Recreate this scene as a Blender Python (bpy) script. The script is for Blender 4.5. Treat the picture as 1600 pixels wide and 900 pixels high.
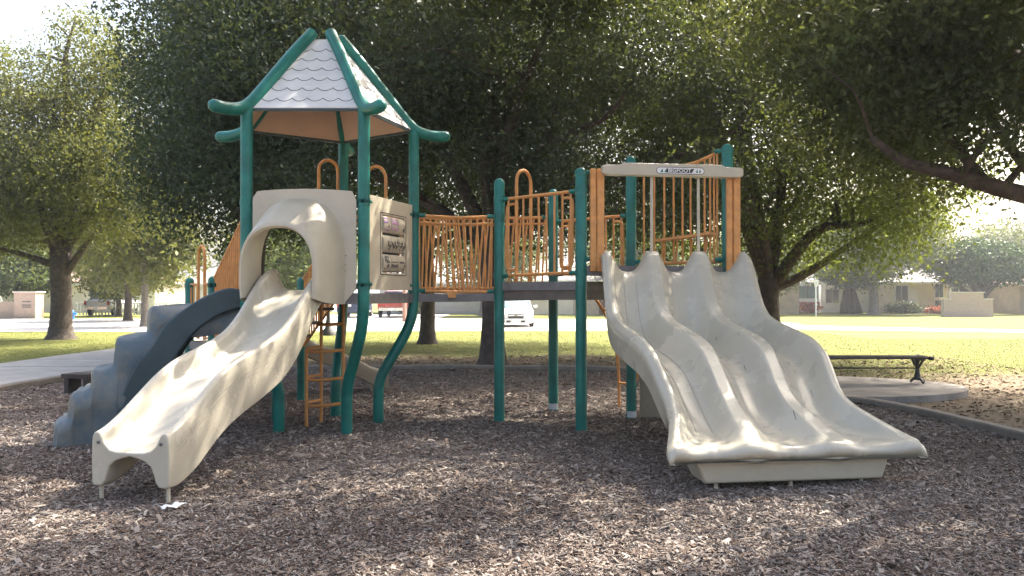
import bpy, math, random
import numpy as np
from mathutils import Vector, Matrix, noise as mnoise

R_ = math.radians
scene = bpy.context.scene
col = scene.collection
for o in list(bpy.data.objects):
    bpy.data.objects.remove(o)

# ------------------------------------------------------------------ camera, sky, sun, exposure
FPX, HOR, CAMZ = 1250.0, 461.0, 1.6          # focal length in photo pixels, horizon row, eye height
cam_d = bpy.data.cameras.new('camera')
cam = bpy.data.objects.new('camera', cam_d)
col.objects.link(cam)
cam.location = (0, 0, CAMZ)
cam.rotation_euler = (R_(90) + math.atan((HOR - 450) / FPX), 0, 0)
cam_d.sensor_width = 36.0
cam_d.lens = FPX / 1600 * 36
cam_d.clip_end = 2000
scene.camera = cam

SUN_EL, SUN_AZ = 52.0, 47.0                    # azimuth clockwise from +Y (the view direction)
w = bpy.data.worlds.new('World')
scene.world = w
w.use_nodes = True
nt = w.node_tree
nt.nodes.clear()
sky = nt.nodes.new('ShaderNodeTexSky')
sky.sky_type = 'NISHITA'
sky.sun_disc = False
sky.sun_elevation = R_(SUN_EL)
sky.sun_rotation = R_(SUN_AZ)
sky.air_density = 1.0
sky.dust_density = 8.0
sky.ozone_density = 0.6
bg = nt.nodes.new('ShaderNodeBackground')
bg.inputs['Strength'].default_value = 0.15
wo = nt.nodes.new('ShaderNodeOutputWorld')
nt.links.new(sky.outputs[0], bg.inputs[0])
nt.links.new(bg.outputs[0], wo.inputs[0])
sun_d = bpy.data.lights.new('sun', 'SUN')
sun_d.energy = 4.5
sun_d.angle = R_(0.53)
sun_d.color = (1.0, 0.94, 0.84)
sun = bpy.data.objects.new('sun', sun_d)
col.objects.link(sun)
sdir = Vector((math.sin(R_(SUN_AZ)) * math.cos(R_(SUN_EL)), math.cos(R_(SUN_AZ)) * math.cos(R_(SUN_EL)), math.sin(R_(SUN_EL))))
sun.rotation_euler = (-sdir).to_track_quat('-Z', 'Y').to_euler()
sun.location = (20, 10, 30)
vs = scene.view_settings
vs.view_transform = 'Standard'
vs.look = 'None'
vs.gamma = 1.0
vs.use_curve_mapping = False
vs.exposure = 2.0
scene.render.engine = 'CYCLES'
scene.cycles.max_bounces = 6
scene.cycles.transparent_max_bounces = 6

rng = np.random.default_rng(7)
random.seed(7)

# ------------------------------------------------------------------ helpers
def G(x, y):                                   # a photo pixel on the ground -> a point on the ground
    d = FPX * CAMZ / (y - HOR)
    return ((x - 800) / FPX * d, d)

def P(x, y, d):                                # a photo pixel at a known distance
    return Vector(((x - 800) / FPX * d, d, CAMZ + (HOR - y) / FPX * d))

def V(*a):
    return Vector(a)

def tag(o, label=None, cat=None, group=None, kind=None):
    if label: o['label'] = label
    if cat: o['category'] = cat
    if group: o['group'] = group
    if kind: o['kind'] = kind
    return o

def origin(o):
    p = Vector((0, 0, 0))
    while o is not None:
        p += o.location
        o = o.parent
    return p

def thing(name, label, cat, loc=(0, 0, 0), group=None):
    o = bpy.data.objects.new(name, None)
    col.objects.link(o)
    o.location = loc
    o.empty_display_size = 0.2
    return tag(o, label, cat, group)

def finish_mesh(me, smooth, angle):
    n = len(me.polygons)
    me.polygons.foreach_set('use_smooth', np.full(n, bool(smooth)))
    if smooth and angle < 180:
        me.set_sharp_from_angle(angle=R_(angle))
    me.update()

class MB:
    def __init__(s):
        s.v = []; s.f = []
    def add(s, vs_, fs):
        b = len(s.v)
        s.v.extend([tuple(p) for p in vs_])
        s.f.extend([tuple(i + b for i in f) for f in fs])
        return s
    def box(s, c, size, rz=0.0, M=None):
        hx, hy, hz = size[0] / 2, size[1] / 2, size[2] / 2
        m = Matrix.Rotation(rz, 3, 'Z') if M is None else M
        c = Vector(c)
        pts = [c + m @ Vector((x * hx, y * hy, z * hz)) for x in (-1, 1) for y in (-1, 1) for z in (-1, 1)]
        return s.add(pts, [(0, 1, 3, 2), (4, 6, 7, 5), (0, 4, 5, 1), (2, 3, 7, 6), (0, 2, 6, 4), (1, 5, 7, 3)])
    def bar(s, p0, p1, wd, ht, up=(0, 0, 1)):
        p0 = Vector(p0); p1 = Vector(p1)
        d = (p1 - p0); L = d.length; d.normalize()
        side = d.cross(Vector(up)).normalized(); u = side.cross(d)
        M = Matrix((d, side, u)).transposed()
        return s.box((p0 + p1) / 2, (L, wd, ht), M=M)
    def tube(s, path, r, seg=10, cap=True, dome=False):
        path = [Vector(p) for p in path]
        n = len(path)
        rr = r if hasattr(r, '__len__') else [r] * n
        rings = []
        t0 = (path[1] - path[0]).normalized()
        ref = Vector((0, 0, 1)) if abs(t0.z) < .9 else Vector((1, 0, 0))
        nrm = (ref - t0 * ref.dot(t0)).normalized()
        for i in range(n):
            a = path[max(i - 1, 0)]; b = path[min(i + 1, n - 1)]
            t = (b - a).normalized()
            nrm = (nrm - t * nrm.dot(t)).normalized()
            bn = t.cross(nrm)
            rings.append([path[i] + (nrm * math.cos(2 * math.pi * k / seg) + bn * math.sin(2 * math.pi * k / seg)) * rr[i] for k in range(seg)])
        if dome:
            t = (path[-1] - path[-2]).normalized()
            last = rings[-1]; c = path[-1]; R = rr[-1]
            for a in (25, 50, 72, 86):
                rings.append([c + (p - c) * math.cos(R_(a)) + t * (R * math.sin(R_(a))) for p in last])
        return s.loft(rings, True, cap)
    def loft(s, rings, closed=True, cap=True):
        m = len(rings[0]); vs_ = []; fs = []
        for r in rings: vs_.extend(r)
        for i in range(len(rings) - 1):
            for k in range(m if closed else m - 1):
                a = i * m + k; b = i * m + (k + 1) % m
                fs.append((a, b, b + m, a + m))
        if cap:
            fs.append(tuple(reversed(range(m))))
            fs.append(tuple((len(rings) - 1) * m + k for k in range(m)))
        return s.add(vs_, fs)
    def prism(s, poly, off):
        off = Vector(off); a = [Vector(p) for p in poly]; m = len(a)
        return s.loft([a, [p + off for p in a]], True, True)
    def build(s, name, mat, parent=None, smooth=False, angle=35, kind=None):
        me = bpy.data.meshes.new(name)
        o_ = origin(parent)
        me.from_pydata([(x - o_.x, y - o_.y, z - o_.z) for x, y, z in s.v], [], s.f)
        me.materials.append(mat)
        finish_mesh(me, smooth, angle)
        ob = bpy.data.objects.new(name, me)
        col.objects.link(ob)
        ob.parent = parent
        if kind: ob['kind'] = kind
        return ob

_cyl = {}
def rod(name, p0, p1, r, mat, parent, seg=8):          # round bar that shares one unit mesh per radius and material
    key = (round(r, 4), mat.name, seg)
    if key not in _cyl:
        me = bpy.data.meshes.new(name)
        b = MB().tube([(0, 0, 0), (0, 0, 1)], r, seg)
        me.from_pydata(b.v, [], b.f); me.materials.append(mat); finish_mesh(me, True, 40)
        _cyl[key] = me
    ob = bpy.data.objects.new(name, _cyl[key]); col.objects.link(ob)
    p0 = Vector(p0); p1 = Vector(p1); d = p1 - p0
    ob.parent = parent
    q = Vector((0, 0, 1)).rotation_difference(d.normalized())
    ob.location = p0 - origin(parent)
    ob.rotation_mode = 'QUATERNION'; ob.rotation_quaternion = q
    ob.scale = (1, 1, d.length)
    return ob

def rodm(name, path, r, mat, parent, seg=10, dome=False):
    return MB().tube(path, r, seg, dome=dome).build(name, mat, parent, True, 50)

def lerp(a, b, t): return a + (b - a) * t

def spline(pts, n):                                   # Catmull-Rom through points
    pts = [Vector(p) for p in pts]
    ext = [pts[0] * 2 - pts[1]] + pts + [pts[-1] * 2 - pts[-2]]
    out = []
    m = len(pts) - 1
    for j in range(n + 1):
        u = j / n * m; i = min(int(u), m - 1); t = u - i
        a, b, c, d = ext[i:i + 4]
        out.append(0.5 * ((2 * b) + (c - a) * t + (2 * a - 5 * b + 4 * c - d) * t * t + (3 * b - a - 3 * c + d) * t ** 3))
    return out

def interp(x, xs, ys): return float(np.interp(x, xs, ys))

# ------------------------------------------------------------------ materials
def mat(name, colr, rough=0.6, var=0.12, scale=6.0, bump=0.0, bscale=60.0, metal=0.0, spec=0.5, col2=None, dirt=0.0, coat=0.0):
    m = bpy.data.materials.new(name); m.use_nodes = True
    n = m.node_tree.nodes; l = m.node_tree.links
    b = n['Principled BSDF']
    b.inputs['Roughness'].default_value = rough
    b.inputs['Metallic'].default_value = metal
    b.inputs['Specular IOR Level'].default_value = spec
    b.inputs['Coat Weight'].default_value = coat
    geo = n.new('ShaderNodeNewGeometry')
    nz = n.new('ShaderNodeTexNoise'); nz.inputs['Scale'].default_value = scale; nz.inputs['Detail'].default_value = 5
    nz.inputs['Roughness'].default_value = 0.65
    l.new(geo.outputs['Position'], nz.inputs['Vector'])
    rp = n.new('ShaderNodeValToRGB')
    c = Vector(colr)
    c2 = Vector(col2) if col2 else c * (1 - var * 2.2)
    c1 = c if col2 else c * (1 + var)
    rp.color_ramp.elements[0].position = 0.32; rp.color_ramp.elements[1].position = 0.68
    rp.color_ramp.elements[0].color = (*c2, 1); rp.color_ramp.elements[1].color = (*c1, 1)
    l.new(nz.outputs['Fac'], rp.inputs['Fac'])
    src = rp.outputs['Color']
    if dirt > 0:
        nd = n.new('ShaderNodeTexNoise'); nd.inputs['Scale'].default_value = scale * 4.3; nd.inputs['Detail'].default_value = 8
        nd.inputs['Roughness'].default_value = 0.75
        l.new(geo.outputs['Position'], nd.inputs['Vector'])
        rd = n.new('ShaderNodeValToRGB'); rd.color_ramp.elements[0].position = 0.56; rd.color_ramp.elements[1].position = 0.75
        l.new(nd.outputs['Fac'], rd.inputs['Fac'])
        mm = n.new('ShaderNodeMath'); mm.operation = 'MULTIPLY'; mm.inputs[1].default_value = dirt
        l.new(rd.outputs['Color'], mm.inputs[0])
        mx = n.new('ShaderNodeMix'); mx.data_type = 'RGBA'
        l.new(mm.outputs[0], mx.inputs['Factor']); l.new(src, mx.inputs[6])
        mx.inputs[7].default_value = (c.x * .35, c.y * .3, c.z * .25, 1)
        src = mx.outputs[2]
    l.new(src, b.inputs['Base Color'])
    rr = n.new('ShaderNodeMapRange'); rr.inputs[3].default_value = max(rough - .12, .05); rr.inputs[4].default_value = min(rough + .12, 1)
    l.new(nz.outputs['Fac'], rr.inputs[0]); l.new(rr.outputs[0], b.inputs['Roughness'])
    if bump > 0:
        nb = n.new('ShaderNodeTexNoise'); nb.inputs['Scale'].default_value = bscale; nb.inputs['Detail'].default_value = 6
        l.new(geo.outputs['Position'], nb.inputs['Vector'])
        bp = n.new('ShaderNodeBump'); bp.inputs['Strength'].default_value = bump; bp.inputs['Distance'].default_value = 0.02
        l.new(nb.outputs['Fac'], bp.inputs['Height']); l.new(bp.outputs[0], b.inputs['Normal'])
    return m

def plain(name, colr, rough=0.5, metal=0.0, spec=0.5, coat=0.0):
    return mat(name, colr, rough, 0.04, 3.0, metal=metal, spec=spec, coat=coat)

def leaf_mat(name, c_dark, c_light, trans=0.35, tcol=None):
    m = bpy.data.materials.new(name); m.use_nodes = True
    n = m.node_tree.nodes; l = m.node_tree.links
    b = n['Principled BSDF']; b.inputs['Roughness'].default_value = 0.55
    b.inputs['Specular IOR Level'].default_value = 0.35
    geo = n.new('ShaderNodeNewGeometry')
    rp = n.new('ShaderNodeValToRGB')
    rp.color_ramp.elements[0].color = (*c_dark, 1); rp.color_ramp.elements[1].color = (*c_light, 1)
    l.new(geo.outputs['Random Per Island'], rp.inputs['Fac'])
    l.new(rp.outputs[0], b.inputs['Base Color'])
    t = n.new('ShaderNodeBsdfTranslucent')
    nv = n.new('ShaderNodeTexNoise'); nv.inputs['Scale'].default_value = .8; nv.inputs['Detail'].default_value = 3
    l.new(geo.outputs['Position'], nv.inputs['Vector'])
    hs = n.new('ShaderNodeHueSaturation'); mv = n.new('ShaderNodeMapRange'); mv.inputs[1].default_value = .3; mv.inputs[2].default_value = .7; mv.inputs[3].default_value = .62; mv.inputs[4].default_value = 1.45
    l.new(nv.outputs['Fac'], mv.inputs[0]); l.new(mv.outputs[0], hs.inputs['Value']); l.new(rp.outputs[0], hs.inputs['Color'])
    l.new(hs.outputs[0], b.inputs['Base Color'])
    mx = n.new('ShaderNodeMix'); mx.data_type = 'RGBA'; mx.inputs['Factor'].default_value = 0.6
    l.new(rp.outputs[0], mx.inputs[6]); mx.inputs[7].default_value = (*(tcol or (0.16, 0.19, 0.02)), 1)
    l.new(mx.outputs[2], t.inputs['Color'])
    ms = n.new('ShaderNodeMixShader'); ms.inputs[0].default_value = trans
    l.new(b.outputs[0], ms.inputs[1]); l.new(t.outputs[0], ms.inputs[2])
    l.new(ms.outputs[0], n['Material Output'].inputs['Surface'])
    return m

def tint_mat(name, stops, rough=0.8):                    # colour from the per-piece attribute "tint"
    m = bpy.data.materials.new(name); m.use_nodes = True
    n = m.node_tree.nodes; l = m.node_tree.links
    b = n['Principled BSDF']; b.inputs['Roughness'].default_value = rough
    b.inputs['Specular IOR Level'].default_value = 0.25
    a = n.new('ShaderNodeAttribute'); a.attribute_type = 'INSTANCER'; a.attribute_name = 'tint'
    rp = n.new('ShaderNodeValToRGB')
    e = rp.color_ramp.elements
    e[0].position = stops[0][0]; e[0].color = (*stops[0][1], 1)
    e[1].position = stops[-1][0]; e[1].color = (*stops[-1][1], 1)
    for p, c in stops[1:-1]:
        q = e.new(p); q.color = (*c, 1)
    l.new(a.outputs['Fac'], rp.inputs['Fac']); l.new(rp.outputs[0], b.inputs['Base Color'])
    return m

def brick_mat(name, c1, c2, mortar, scale):
    m = bpy.data.materials.new(name); m.use_nodes = True
    n = m.node_tree.nodes; l = m.node_tree.links
    b = n['Principled BSDF']; b.inputs['Roughness'].default_value = 0.85
    tc = n.new('ShaderNodeTexCoord'); mp = n.new('ShaderNodeMapping')
    mp.inputs['Rotation'].default_value = (R_(90), 0, 0)
    br = n.new('ShaderNodeTexBrick')
    br.inputs['Scale'].default_value = scale
    br.inputs['Color1'].default_value = (*c1, 1); br.inputs['Color2'].default_value = (*c2, 1); br.inputs['Mortar'].default_value = (*mortar, 1)
    l.new(tc.outputs['Object'], mp.inputs[0]); l.new(mp.outputs[0], br.inputs['Vector'])
    l.new(br.outputs['Color'], b.inputs['Base Color'])
    return m

M = {}
M['green'] = mat('green_paint', (0.008, 0.170, 0.135), 0.38, 0.16, 4, dirt=0.4, bump=0.04, bscale=120)
M['orange'] = mat('orange_coating', (0.68, 0.305, 0.09), 0.5, 0.10, 9, dirt=0.3)
M['beige'] = mat('beige_plastic', (0.52, 0.46, 0.345), 0.36, 0.05, 3.0, dirt=0.18, bump=0.05, bscale=90)
M['slide'] = mat('slide_plastic', (0.52, 0.468, 0.362), 0.27, 0.05, 1.6, dirt=0.05, bump=0.02, bscale=40)
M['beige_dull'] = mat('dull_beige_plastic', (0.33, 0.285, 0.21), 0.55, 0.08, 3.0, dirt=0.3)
M['groove'] = plain('groove_line', (0.05, 0.045, 0.04), 0.8)
M['mould'] = plain('mould_line', (0.34, 0.30, 0.23), 0.5)
M['white_panel'] = mat('white_roof_plastic', (0.72, 0.70, 0.67), 0.45, 0.06, 2, dirt=0.3)
M['tan_under'] = mat('tan_roof_underside', (0.60, 0.42, 0.31), 0.6, 0.05, 3)
M['deck'] = mat('brown_deck_coating', (0.155, 0.125, 0.10), 0.65, 0.12, 7, dirt=0.3)
M['grey_beam'] = mat('grey_deck_fascia', (0.21, 0.19, 0.175), 0.65, 0.12, 7, dirt=0.4)
M['rock'] = mat('moulded_rock', (0.088, 0.122, 0.138), 0.5, 0.0, 3.2, bump=0.25, bscale=14, col2=(0.185, 0.175, 0.14))
_r = M['rock'].node_tree.nodes
for nd in _r:
    if nd.type == 'VALTORGB':
        nd.color_ramp.elements[0].position = 0.36; nd.color_ramp.elements[1].position = 0.58
M['rock_dark'] = mat('dark_teal_plastic', (0.040, 0.068, 0.075), 0.5, 0.1, 5, dirt=0.15)
M['purple'] = plain('purple_print', (0.28, 0.16, 0.32), 0.5)
M['pink'] = plain('pink_print', (0.50, 0.27, 0.45), 0.5)
M['black'] = plain('black_print', (0.02, 0.022, 0.025), 0.5)
M['greyprint'] = plain('grey_print', (0.11, 0.10, 0.10), 0.5)
M['bolt'] = plain('bolt_steel', (0.35, 0.34, 0.32), 0.4, metal=0.8)
M['white'] = plain('white_paint', (0.78, 0.77, 0.74), 0.5)
M['label_grey'] = plain('sticker_grey', (0.60, 0.62, 0.62), 0.5)
M['concrete'] = mat('concrete', (0.40, 0.375, 0.34), 0.85, 0.1, 2.5, bump=0.2, bscale=70, dirt=0.25)
M['kerb'] = mat('kerb_concrete', (0.24, 0.205, 0.165), 0.9, 0.14, 3, bump=0.3, bscale=40, dirt=0.4)
M['road'] = mat('pale_concrete_road', (0.46, 0.44, 0.41), 0.85, 0.06, 0.6, bump=0.1, bscale=30)
M['mulch'] = mat('mulch_base', (0.12, 0.088, 0.07), 0.95, 0.3, 9, bump=0.8, bscale=45)
M['bark'] = mat('bark', (0.085, 0.066, 0.052), 0.95, 0.25, 7, bump=0.9, bscale=26)
M['bark_grey'] = mat('grey_bark', (0.20, 0.175, 0.15), 0.95, 0.2, 6, bump=0.7, bscale=26)
M['wood_dark'] = mat('dark_weathered_wood', (0.075, 0.058, 0.045), 0.8, 0.2, 12, bump=0.3, bscale=40)
M['iron'] = mat('dark_cast_iron', (0.035, 0.032, 0.03), 0.55, 0.2, 20, bump=0.2, bscale=60)
M['glass'] = plain('dark_glass', (0.03, 0.04, 0.05), 0.08, spec=0.8)
M['screen'] = plain('windscreen_glass', (0.09, 0.16, 0.18), 0.06, spec=0.9)
M['car_white'] = plain('white_car_paint', (0.74, 0.74, 0.73), 0.25, coat=0.5)
M['car_red'] = plain('red_car_paint', (0.30, 0.03, 0.025), 0.25, coat=0.5)
M['car_blue'] = plain('dark_blue_car_paint', (0.022, 0.04, 0.095), 0.25, coat=0.5)
M['car_silver'] = plain('silver_car_paint', (0.42, 0.43, 0.44), 0.3, metal=0.3, coat=0.5)
M['tyre'] = plain('tyre_rubber', (0.018, 0.018, 0.018), 0.9)
M['rim'] = plain('alloy_rim', (0.45, 0.45, 0.46), 0.3, metal=0.8)
M['chrome'] = plain('chrome', (0.6, 0.6, 0.6), 0.15, metal=0.9)
M['trim'] = plain('black_trim', (0.02, 0.02, 0.02), 0.5)
M['lamp_red'] = plain('red_lens', (0.35, 0.015, 0.012), 0.2)
M['lamp_clear'] = plain('clear_lens', (0.62, 0.63, 0.64), 0.12)
M['cream'] = mat('cream_wall', (0.74, 0.67, 0.54), 0.85, 0.05, 1.2)
M['tan_wall'] = mat('tan_brick_wall', (0.52, 0.41, 0.29), 0.9, 0.08, 1.5)
M['grey_wall'] = mat('grey_siding', (0.40, 0.40, 0.39), 0.85, 0.05, 1.2)
M['white_wall'] = mat('white_wall', (0.80, 0.78, 0.74), 0.8, 0.04, 1.2)
M['roof'] = mat('grey_shingle_roof', (0.30, 0.28, 0.265), 0.95, 0.12, 2.0, bump=0.3, bscale=12)
M['roof_brown'] = mat('brown_shingle_roof', (0.30, 0.20, 0.155), 0.95, 0.12, 2.0, bump=0.3, bscale=12)
M['door_brown'] = plain('brown_door', (0.13, 0.05, 0.03), 0.5)
M['brick'] = brick_mat('pale_brick', (0.42, 0.30, 0.235), (0.34, 0.245, 0.19), (0.40, 0.36, 0.31), 5.0)
M['capstone'] = plain('pale_capstone', (0.55, 0.50, 0.43), 0.8)
M['blue'] = plain('blue_hydrant_paint', (0.04, 0.20, 0.55), 0.5)
M['paper'] = plain('crumpled_paper', (0.75, 0.75, 0.74), 0.7)
M['leaf_a'] = leaf_mat('leaf_dark', (0.023, 0.043, 0.032), (0.052, 0.080, 0.050), 0.30, (0.17, 0.20, 0.025))
M['leaf_b'] = leaf_mat('leaf_olive', (0.036, 0.060, 0.028), (0.082, 0.110, 0.044), 0.36, (0.22, 0.24, 0.035))
M['leaf_c'] = leaf_mat('leaf_green', (0.036, 0.068, 0.028), (0.076, 0.12, 0.042), 0.44, (0.28, 0.31, 0.03))
M['leaf_e'] = leaf_mat('leaf_yellow_green', (0.06, 0.082, 0.024), (0.13, 0.14, 0.042), 0.38, (0.24, 0.25, 0.035))
M['leaf_j'] = leaf_mat('leaf_juniper', (0.030, 0.065, 0.022), (0.058, 0.11, 0.034), 0.2, (0.10, 0.16, 0.02))
M['leaf_far'] = leaf_mat('leaf_far', (0.045, 0.08, 0.026), (0.10, 0.135, 0.042), 0.35, (0.24, 0.26, 0.04))
M['flower'] = leaf_mat('flower_red', (0.35, 0.03, 0.03), (0.5, 0.16, 0.10), 0.2)

# ------------------------------------------------------------------ ground, mulch, kerbs, roads
def ground_material():
    m = bpy.data.materials.new('lawn'); m.use_nodes = True
    n = m.node_tree.nodes; l = m.node_tree.links
    b = n['Principled BSDF']; b.inputs['Roughness'].default_value = 0.95; b.inputs['Specular IOR Level'].default_value = 0.1
    geo = n.new('ShaderNodeNewGeometry')
    def noise(s, d=5):
        q = n.new('ShaderNodeTexNoise'); q.inputs['Scale'].default_value = s; q.inputs['Detail'].default_value = d
        q.inputs['Roughness'].default_value = .7
        l.new(geo.outputs['Position'], q.inputs['Vector']); return q
    g = n.new('ShaderNodeValToRGB'); g.color_ramp.elements[0].color = (0.095, 0.115, 0.03, 1); g.color_ramp.elements[1].color = (0.20, 0.20, 0.06, 1)
    g.color_ramp.elements[0].position = .3; g.color_ramp.elements[1].position = .7
    l.new(noise(1.3, 12).outputs['Fac'], g.inputs['Fac'])
    d = n.new('ShaderNodeValToRGB'); d.color_ramp.elements[0].color = (0.10, 0.075, 0.05, 1); d.color_ramp.elements[1].color = (0.27, 0.215, 0.15, 1)
    l.new(noise(9.0, 9).outputs['Fac'], d.inputs['Fac'])
    # bare, littered soil close to the play area, grass beyond
    sep = n.new('ShaderNodeSeparateXYZ'); l.new(geo.outputs['Position'], sep.inputs[0])
    mr = n.new('ShaderNodeMapRange'); mr.inputs[1].default_value = -2.0; mr.inputs[2].default_value = 2.5; mr.inputs[3].default_value = .62; mr.inputs[4].default_value = 0.02
    bx_ = n.new('ShaderNodeMapRange'); bx_.inputs[1].default_value = 2.0; bx_.inputs[2].default_value = 7.0; bx_.inputs[3].default_value = 20.6; bx_.inputs[4].default_value = 15.6
    l.new(sep.outputs['X'], bx_.inputs[0])
    lf = n.new('ShaderNodeMapRange'); lf.inputs[1].default_value = -11.5; lf.inputs[2].default_value = -8.0; lf.inputs[3].default_value = -9.0; lf.inputs[4].default_value = 0.0
    l.new(sep.outputs['X'], lf.inputs[0])
    sm_ = n.new('ShaderNodeMath'); sm_.operation = 'ADD'; l.new(bx_.outputs[0], sm_.inputs[0]); l.new(lf.outputs[0], sm_.inputs[1])
    sb_ = n.new('ShaderNodeMath'); sb_.operation = 'SUBTRACT'; l.new(sep.outputs['Y'], sb_.inputs[0]); l.new(sm_.outputs[0], sb_.inputs[1])
    l.new(sb_.outputs[0], mr.inputs[0])
    ad = n.new('ShaderNodeMath'); ad.operation = 'ADD'
    nn = noise(.55, 7)
    l.new(mr.outputs[0], ad.inputs[0]); l.new(nn.outputs['Fac'], ad.inputs[1])
    st = n.new('ShaderNodeMapRange'); st.inputs[1].default_value = .66; st.inputs[2].default_value = .92
    l.new(ad.outputs[0], st.inputs[0])
    mx = n.new('ShaderNodeMix'); mx.data_type = 'RGBA'
    l.new(st.outputs[0], mx.inputs['Factor']); l.new(g.outputs[0], mx.inputs[6]); l.new(d.outputs[0], mx.inputs[7])
    l.new(mx.outputs[2], b.inputs['Base Color'])
    bp = n.new('ShaderNodeBump'); bp.inputs['Strength'].default_value = .6; bp.inputs['Distance'].default_value = .03
    l.new(noise(22, 6).outputs['Fac'], bp.inputs['Height']); l.new(bp.outputs[0], b.inputs['Normal'])
    return m

tag(MB().add([(-500, -60, 0), (500, -60, 0), (500, 900, 0), (-500, 900, 0)], [(0, 1, 2, 3)]).build('lawn', ground_material()), kind='structure')

# the mulch bed: outline of its kerb
BED = [(-8.4, -6), (-8.4, 15.2), (-7.6, 16.3), (-5.0, 16.9), (0.0, 17.1), (2.2, 16.6), (3.0, 15.4), (3.3, 14.0), (3.9, 12.7), (5.2, 11.6), (5.6, 8.7), (6.0, 4.5), (6.6, -6)]
def in_bed(x, y):
    inside = np.zeros(len(x), bool)
    n_ = len(BED); j = n_ - 1
    for i in range(n_):
        xi, yi = BED[i]; xj, yj = BED[j]
        c = ((yi > y) != (yj > y)) & (x < (xj - xi) * (y - yi) / ((yj - yi) + 1e-9) + xi)
        inside ^= c; j = i
    return inside
def zg(x, y):                                         # gentle unevenness of the mulch
    return 0.022 + 0.012 * np.sin(1.7 * x + .6 * np.sin(.9 * y)) * np.cos(1.3 * y + .5) + 0.006 * np.sin(4.1 * x + 2.2 * y) + .004 * np.cos(7.3 * y - 3.1 * x)

nx, ny = 90, 140
xs = np.linspace(-8.45, 6.7, nx); ys = np.linspace(-6, 17.2, ny)
XX, YY = np.meshgrid(xs, ys)
keep = in_bed(XX.ravel(), YY.ravel()).reshape(XX.shape)
mb = MB()
mb.v = [(float(a), float(b), float(c)) for a, b, c in zip(XX.ravel(), YY.ravel(), zg(XX.ravel(), YY.ravel()))]
for j in range(ny - 1):
    for i in range(nx - 1):
        if keep[j, i] or keep[j + 1, i] or keep[j, i + 1] or keep[j + 1, i + 1]:
            mb.f.append((j * nx + i, j * nx + i + 1, (j + 1) * nx + i + 1, (j + 1) * nx + i))
tag(mb.build('mulch_bed', M['mulch'], None, True, 180), kind='structure')

# kerb: cast sections, each its own piece
kerb = bpy.data.objects.new('kerb', None); col.objects.link(kerb); tag(kerb, kind='structure')
pts = spline([V(x, y, 0) for x, y in BED], 120)
acc = 0; start = pts[0]; seg = [pts[0]]
def kerb_piece(path):
    b_ = MB(); rings = []
    for i, p in enumerate(path):
        t = (path[min(i + 1, len(path) - 1)] - path[max(i - 1, 0)]).normalized(); s = V(t.y, -t.x, 0)
        h = 0.105 + 0.01 * math.sin(p.x * 2.1 + p.y)
        prof = [(-.085, -.1), (-.085, h - .02), (-.065, h), (.065, h), (.085, h - .02), (.085, -.1)]
        rings.append([p + s * a + V(0, 0, z) for a, z in prof])
    b_.loft(rings, True, True)
    b_.build('kerb_block', M['kerb'], kerb, False)
for p in pts[1:]:
    L = (p - seg[-1]).length; seg.append(p); acc += L
    if acc > 2.3:
        e = seg[-1]; d_ = (seg[-1] - seg[-2]).normalized(); seg[-1] = e - d_ * 0.012
        kerb_piece(seg); seg = [e]; acc = 0
if len(seg) > 1: kerb_piece(seg)

def sheet(name, poly, z, mt, th=0.0):
    b_ = MB()
    if th: b_.prism([(x, y, z - th) for x, y in poly], (0, 0, th))
    else: b_.add([(x, y, z) for x, y in poly], [tuple(range(len(poly)))])
    return tag(b_.build(name, mt), kind='structure')

pad = [(5.2 + 2.25 * math.cos(a), 13.35 + 1.55 * math.sin(a)) for a in np.linspace(0, 2 * math.pi, 40, endpoint=False)]
sheet('concrete_pad', pad, 0.10, mat('stained_concrete', (0.27, 0.245, 0.215), .9, .2, 1.6, bump=.3, bscale=50, dirt=.4), 0.2)
for i, (y0, y1) in enumerate([(9.5 + 1.9 * k, 9.5 + 1.9 * k + 1.88) for k in range(13)]):
    if i == 0:
        walk = bpy.data.objects.new('footpath', None); col.objects.link(walk); tag(walk, kind='structure')
    b_ = MB().prism([(-11.4, y0, -.06), (-8.52, y0, -.06), (-8.52, y1, -.06), (-11.4, y1, -.06)], (0, 0, .135 + .004 * (i % 3)))
    b_.build('paving_slab', M['concrete'], walk)
sheet('road', [(-120, 33.0), (-40, 34.0), (-12, 35.2), (3, 36.0), (9, 36.8), (12.5, 38.0), (15, 40.5), (16, 45), (15, 51), (-8, 54.5), (-40, 53), (-120, 51)], 0.006, M['road'])
sheet('park_path', [tuple(p[:2]) for p in spline([V(14.8, 42.5, 0), V(19, 38.8, 0), V(26, 36.0, 0), V(38, 34.4, 0), V(70, 33, 0)], 30)] + [tuple(p[:2]) for p in spline([V(70, 30.6, 0), V(38, 32.0, 0), V(25, 33.4, 0), V(17, 35.8, 0), V(11.5, 37.6, 0)], 30)], 0.012, M['road'])
sheet('driveway', [(-20, 53.2), (-20, 66), (-5, 66), (-5, 54.0)], 0.010, M['road'])

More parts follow.
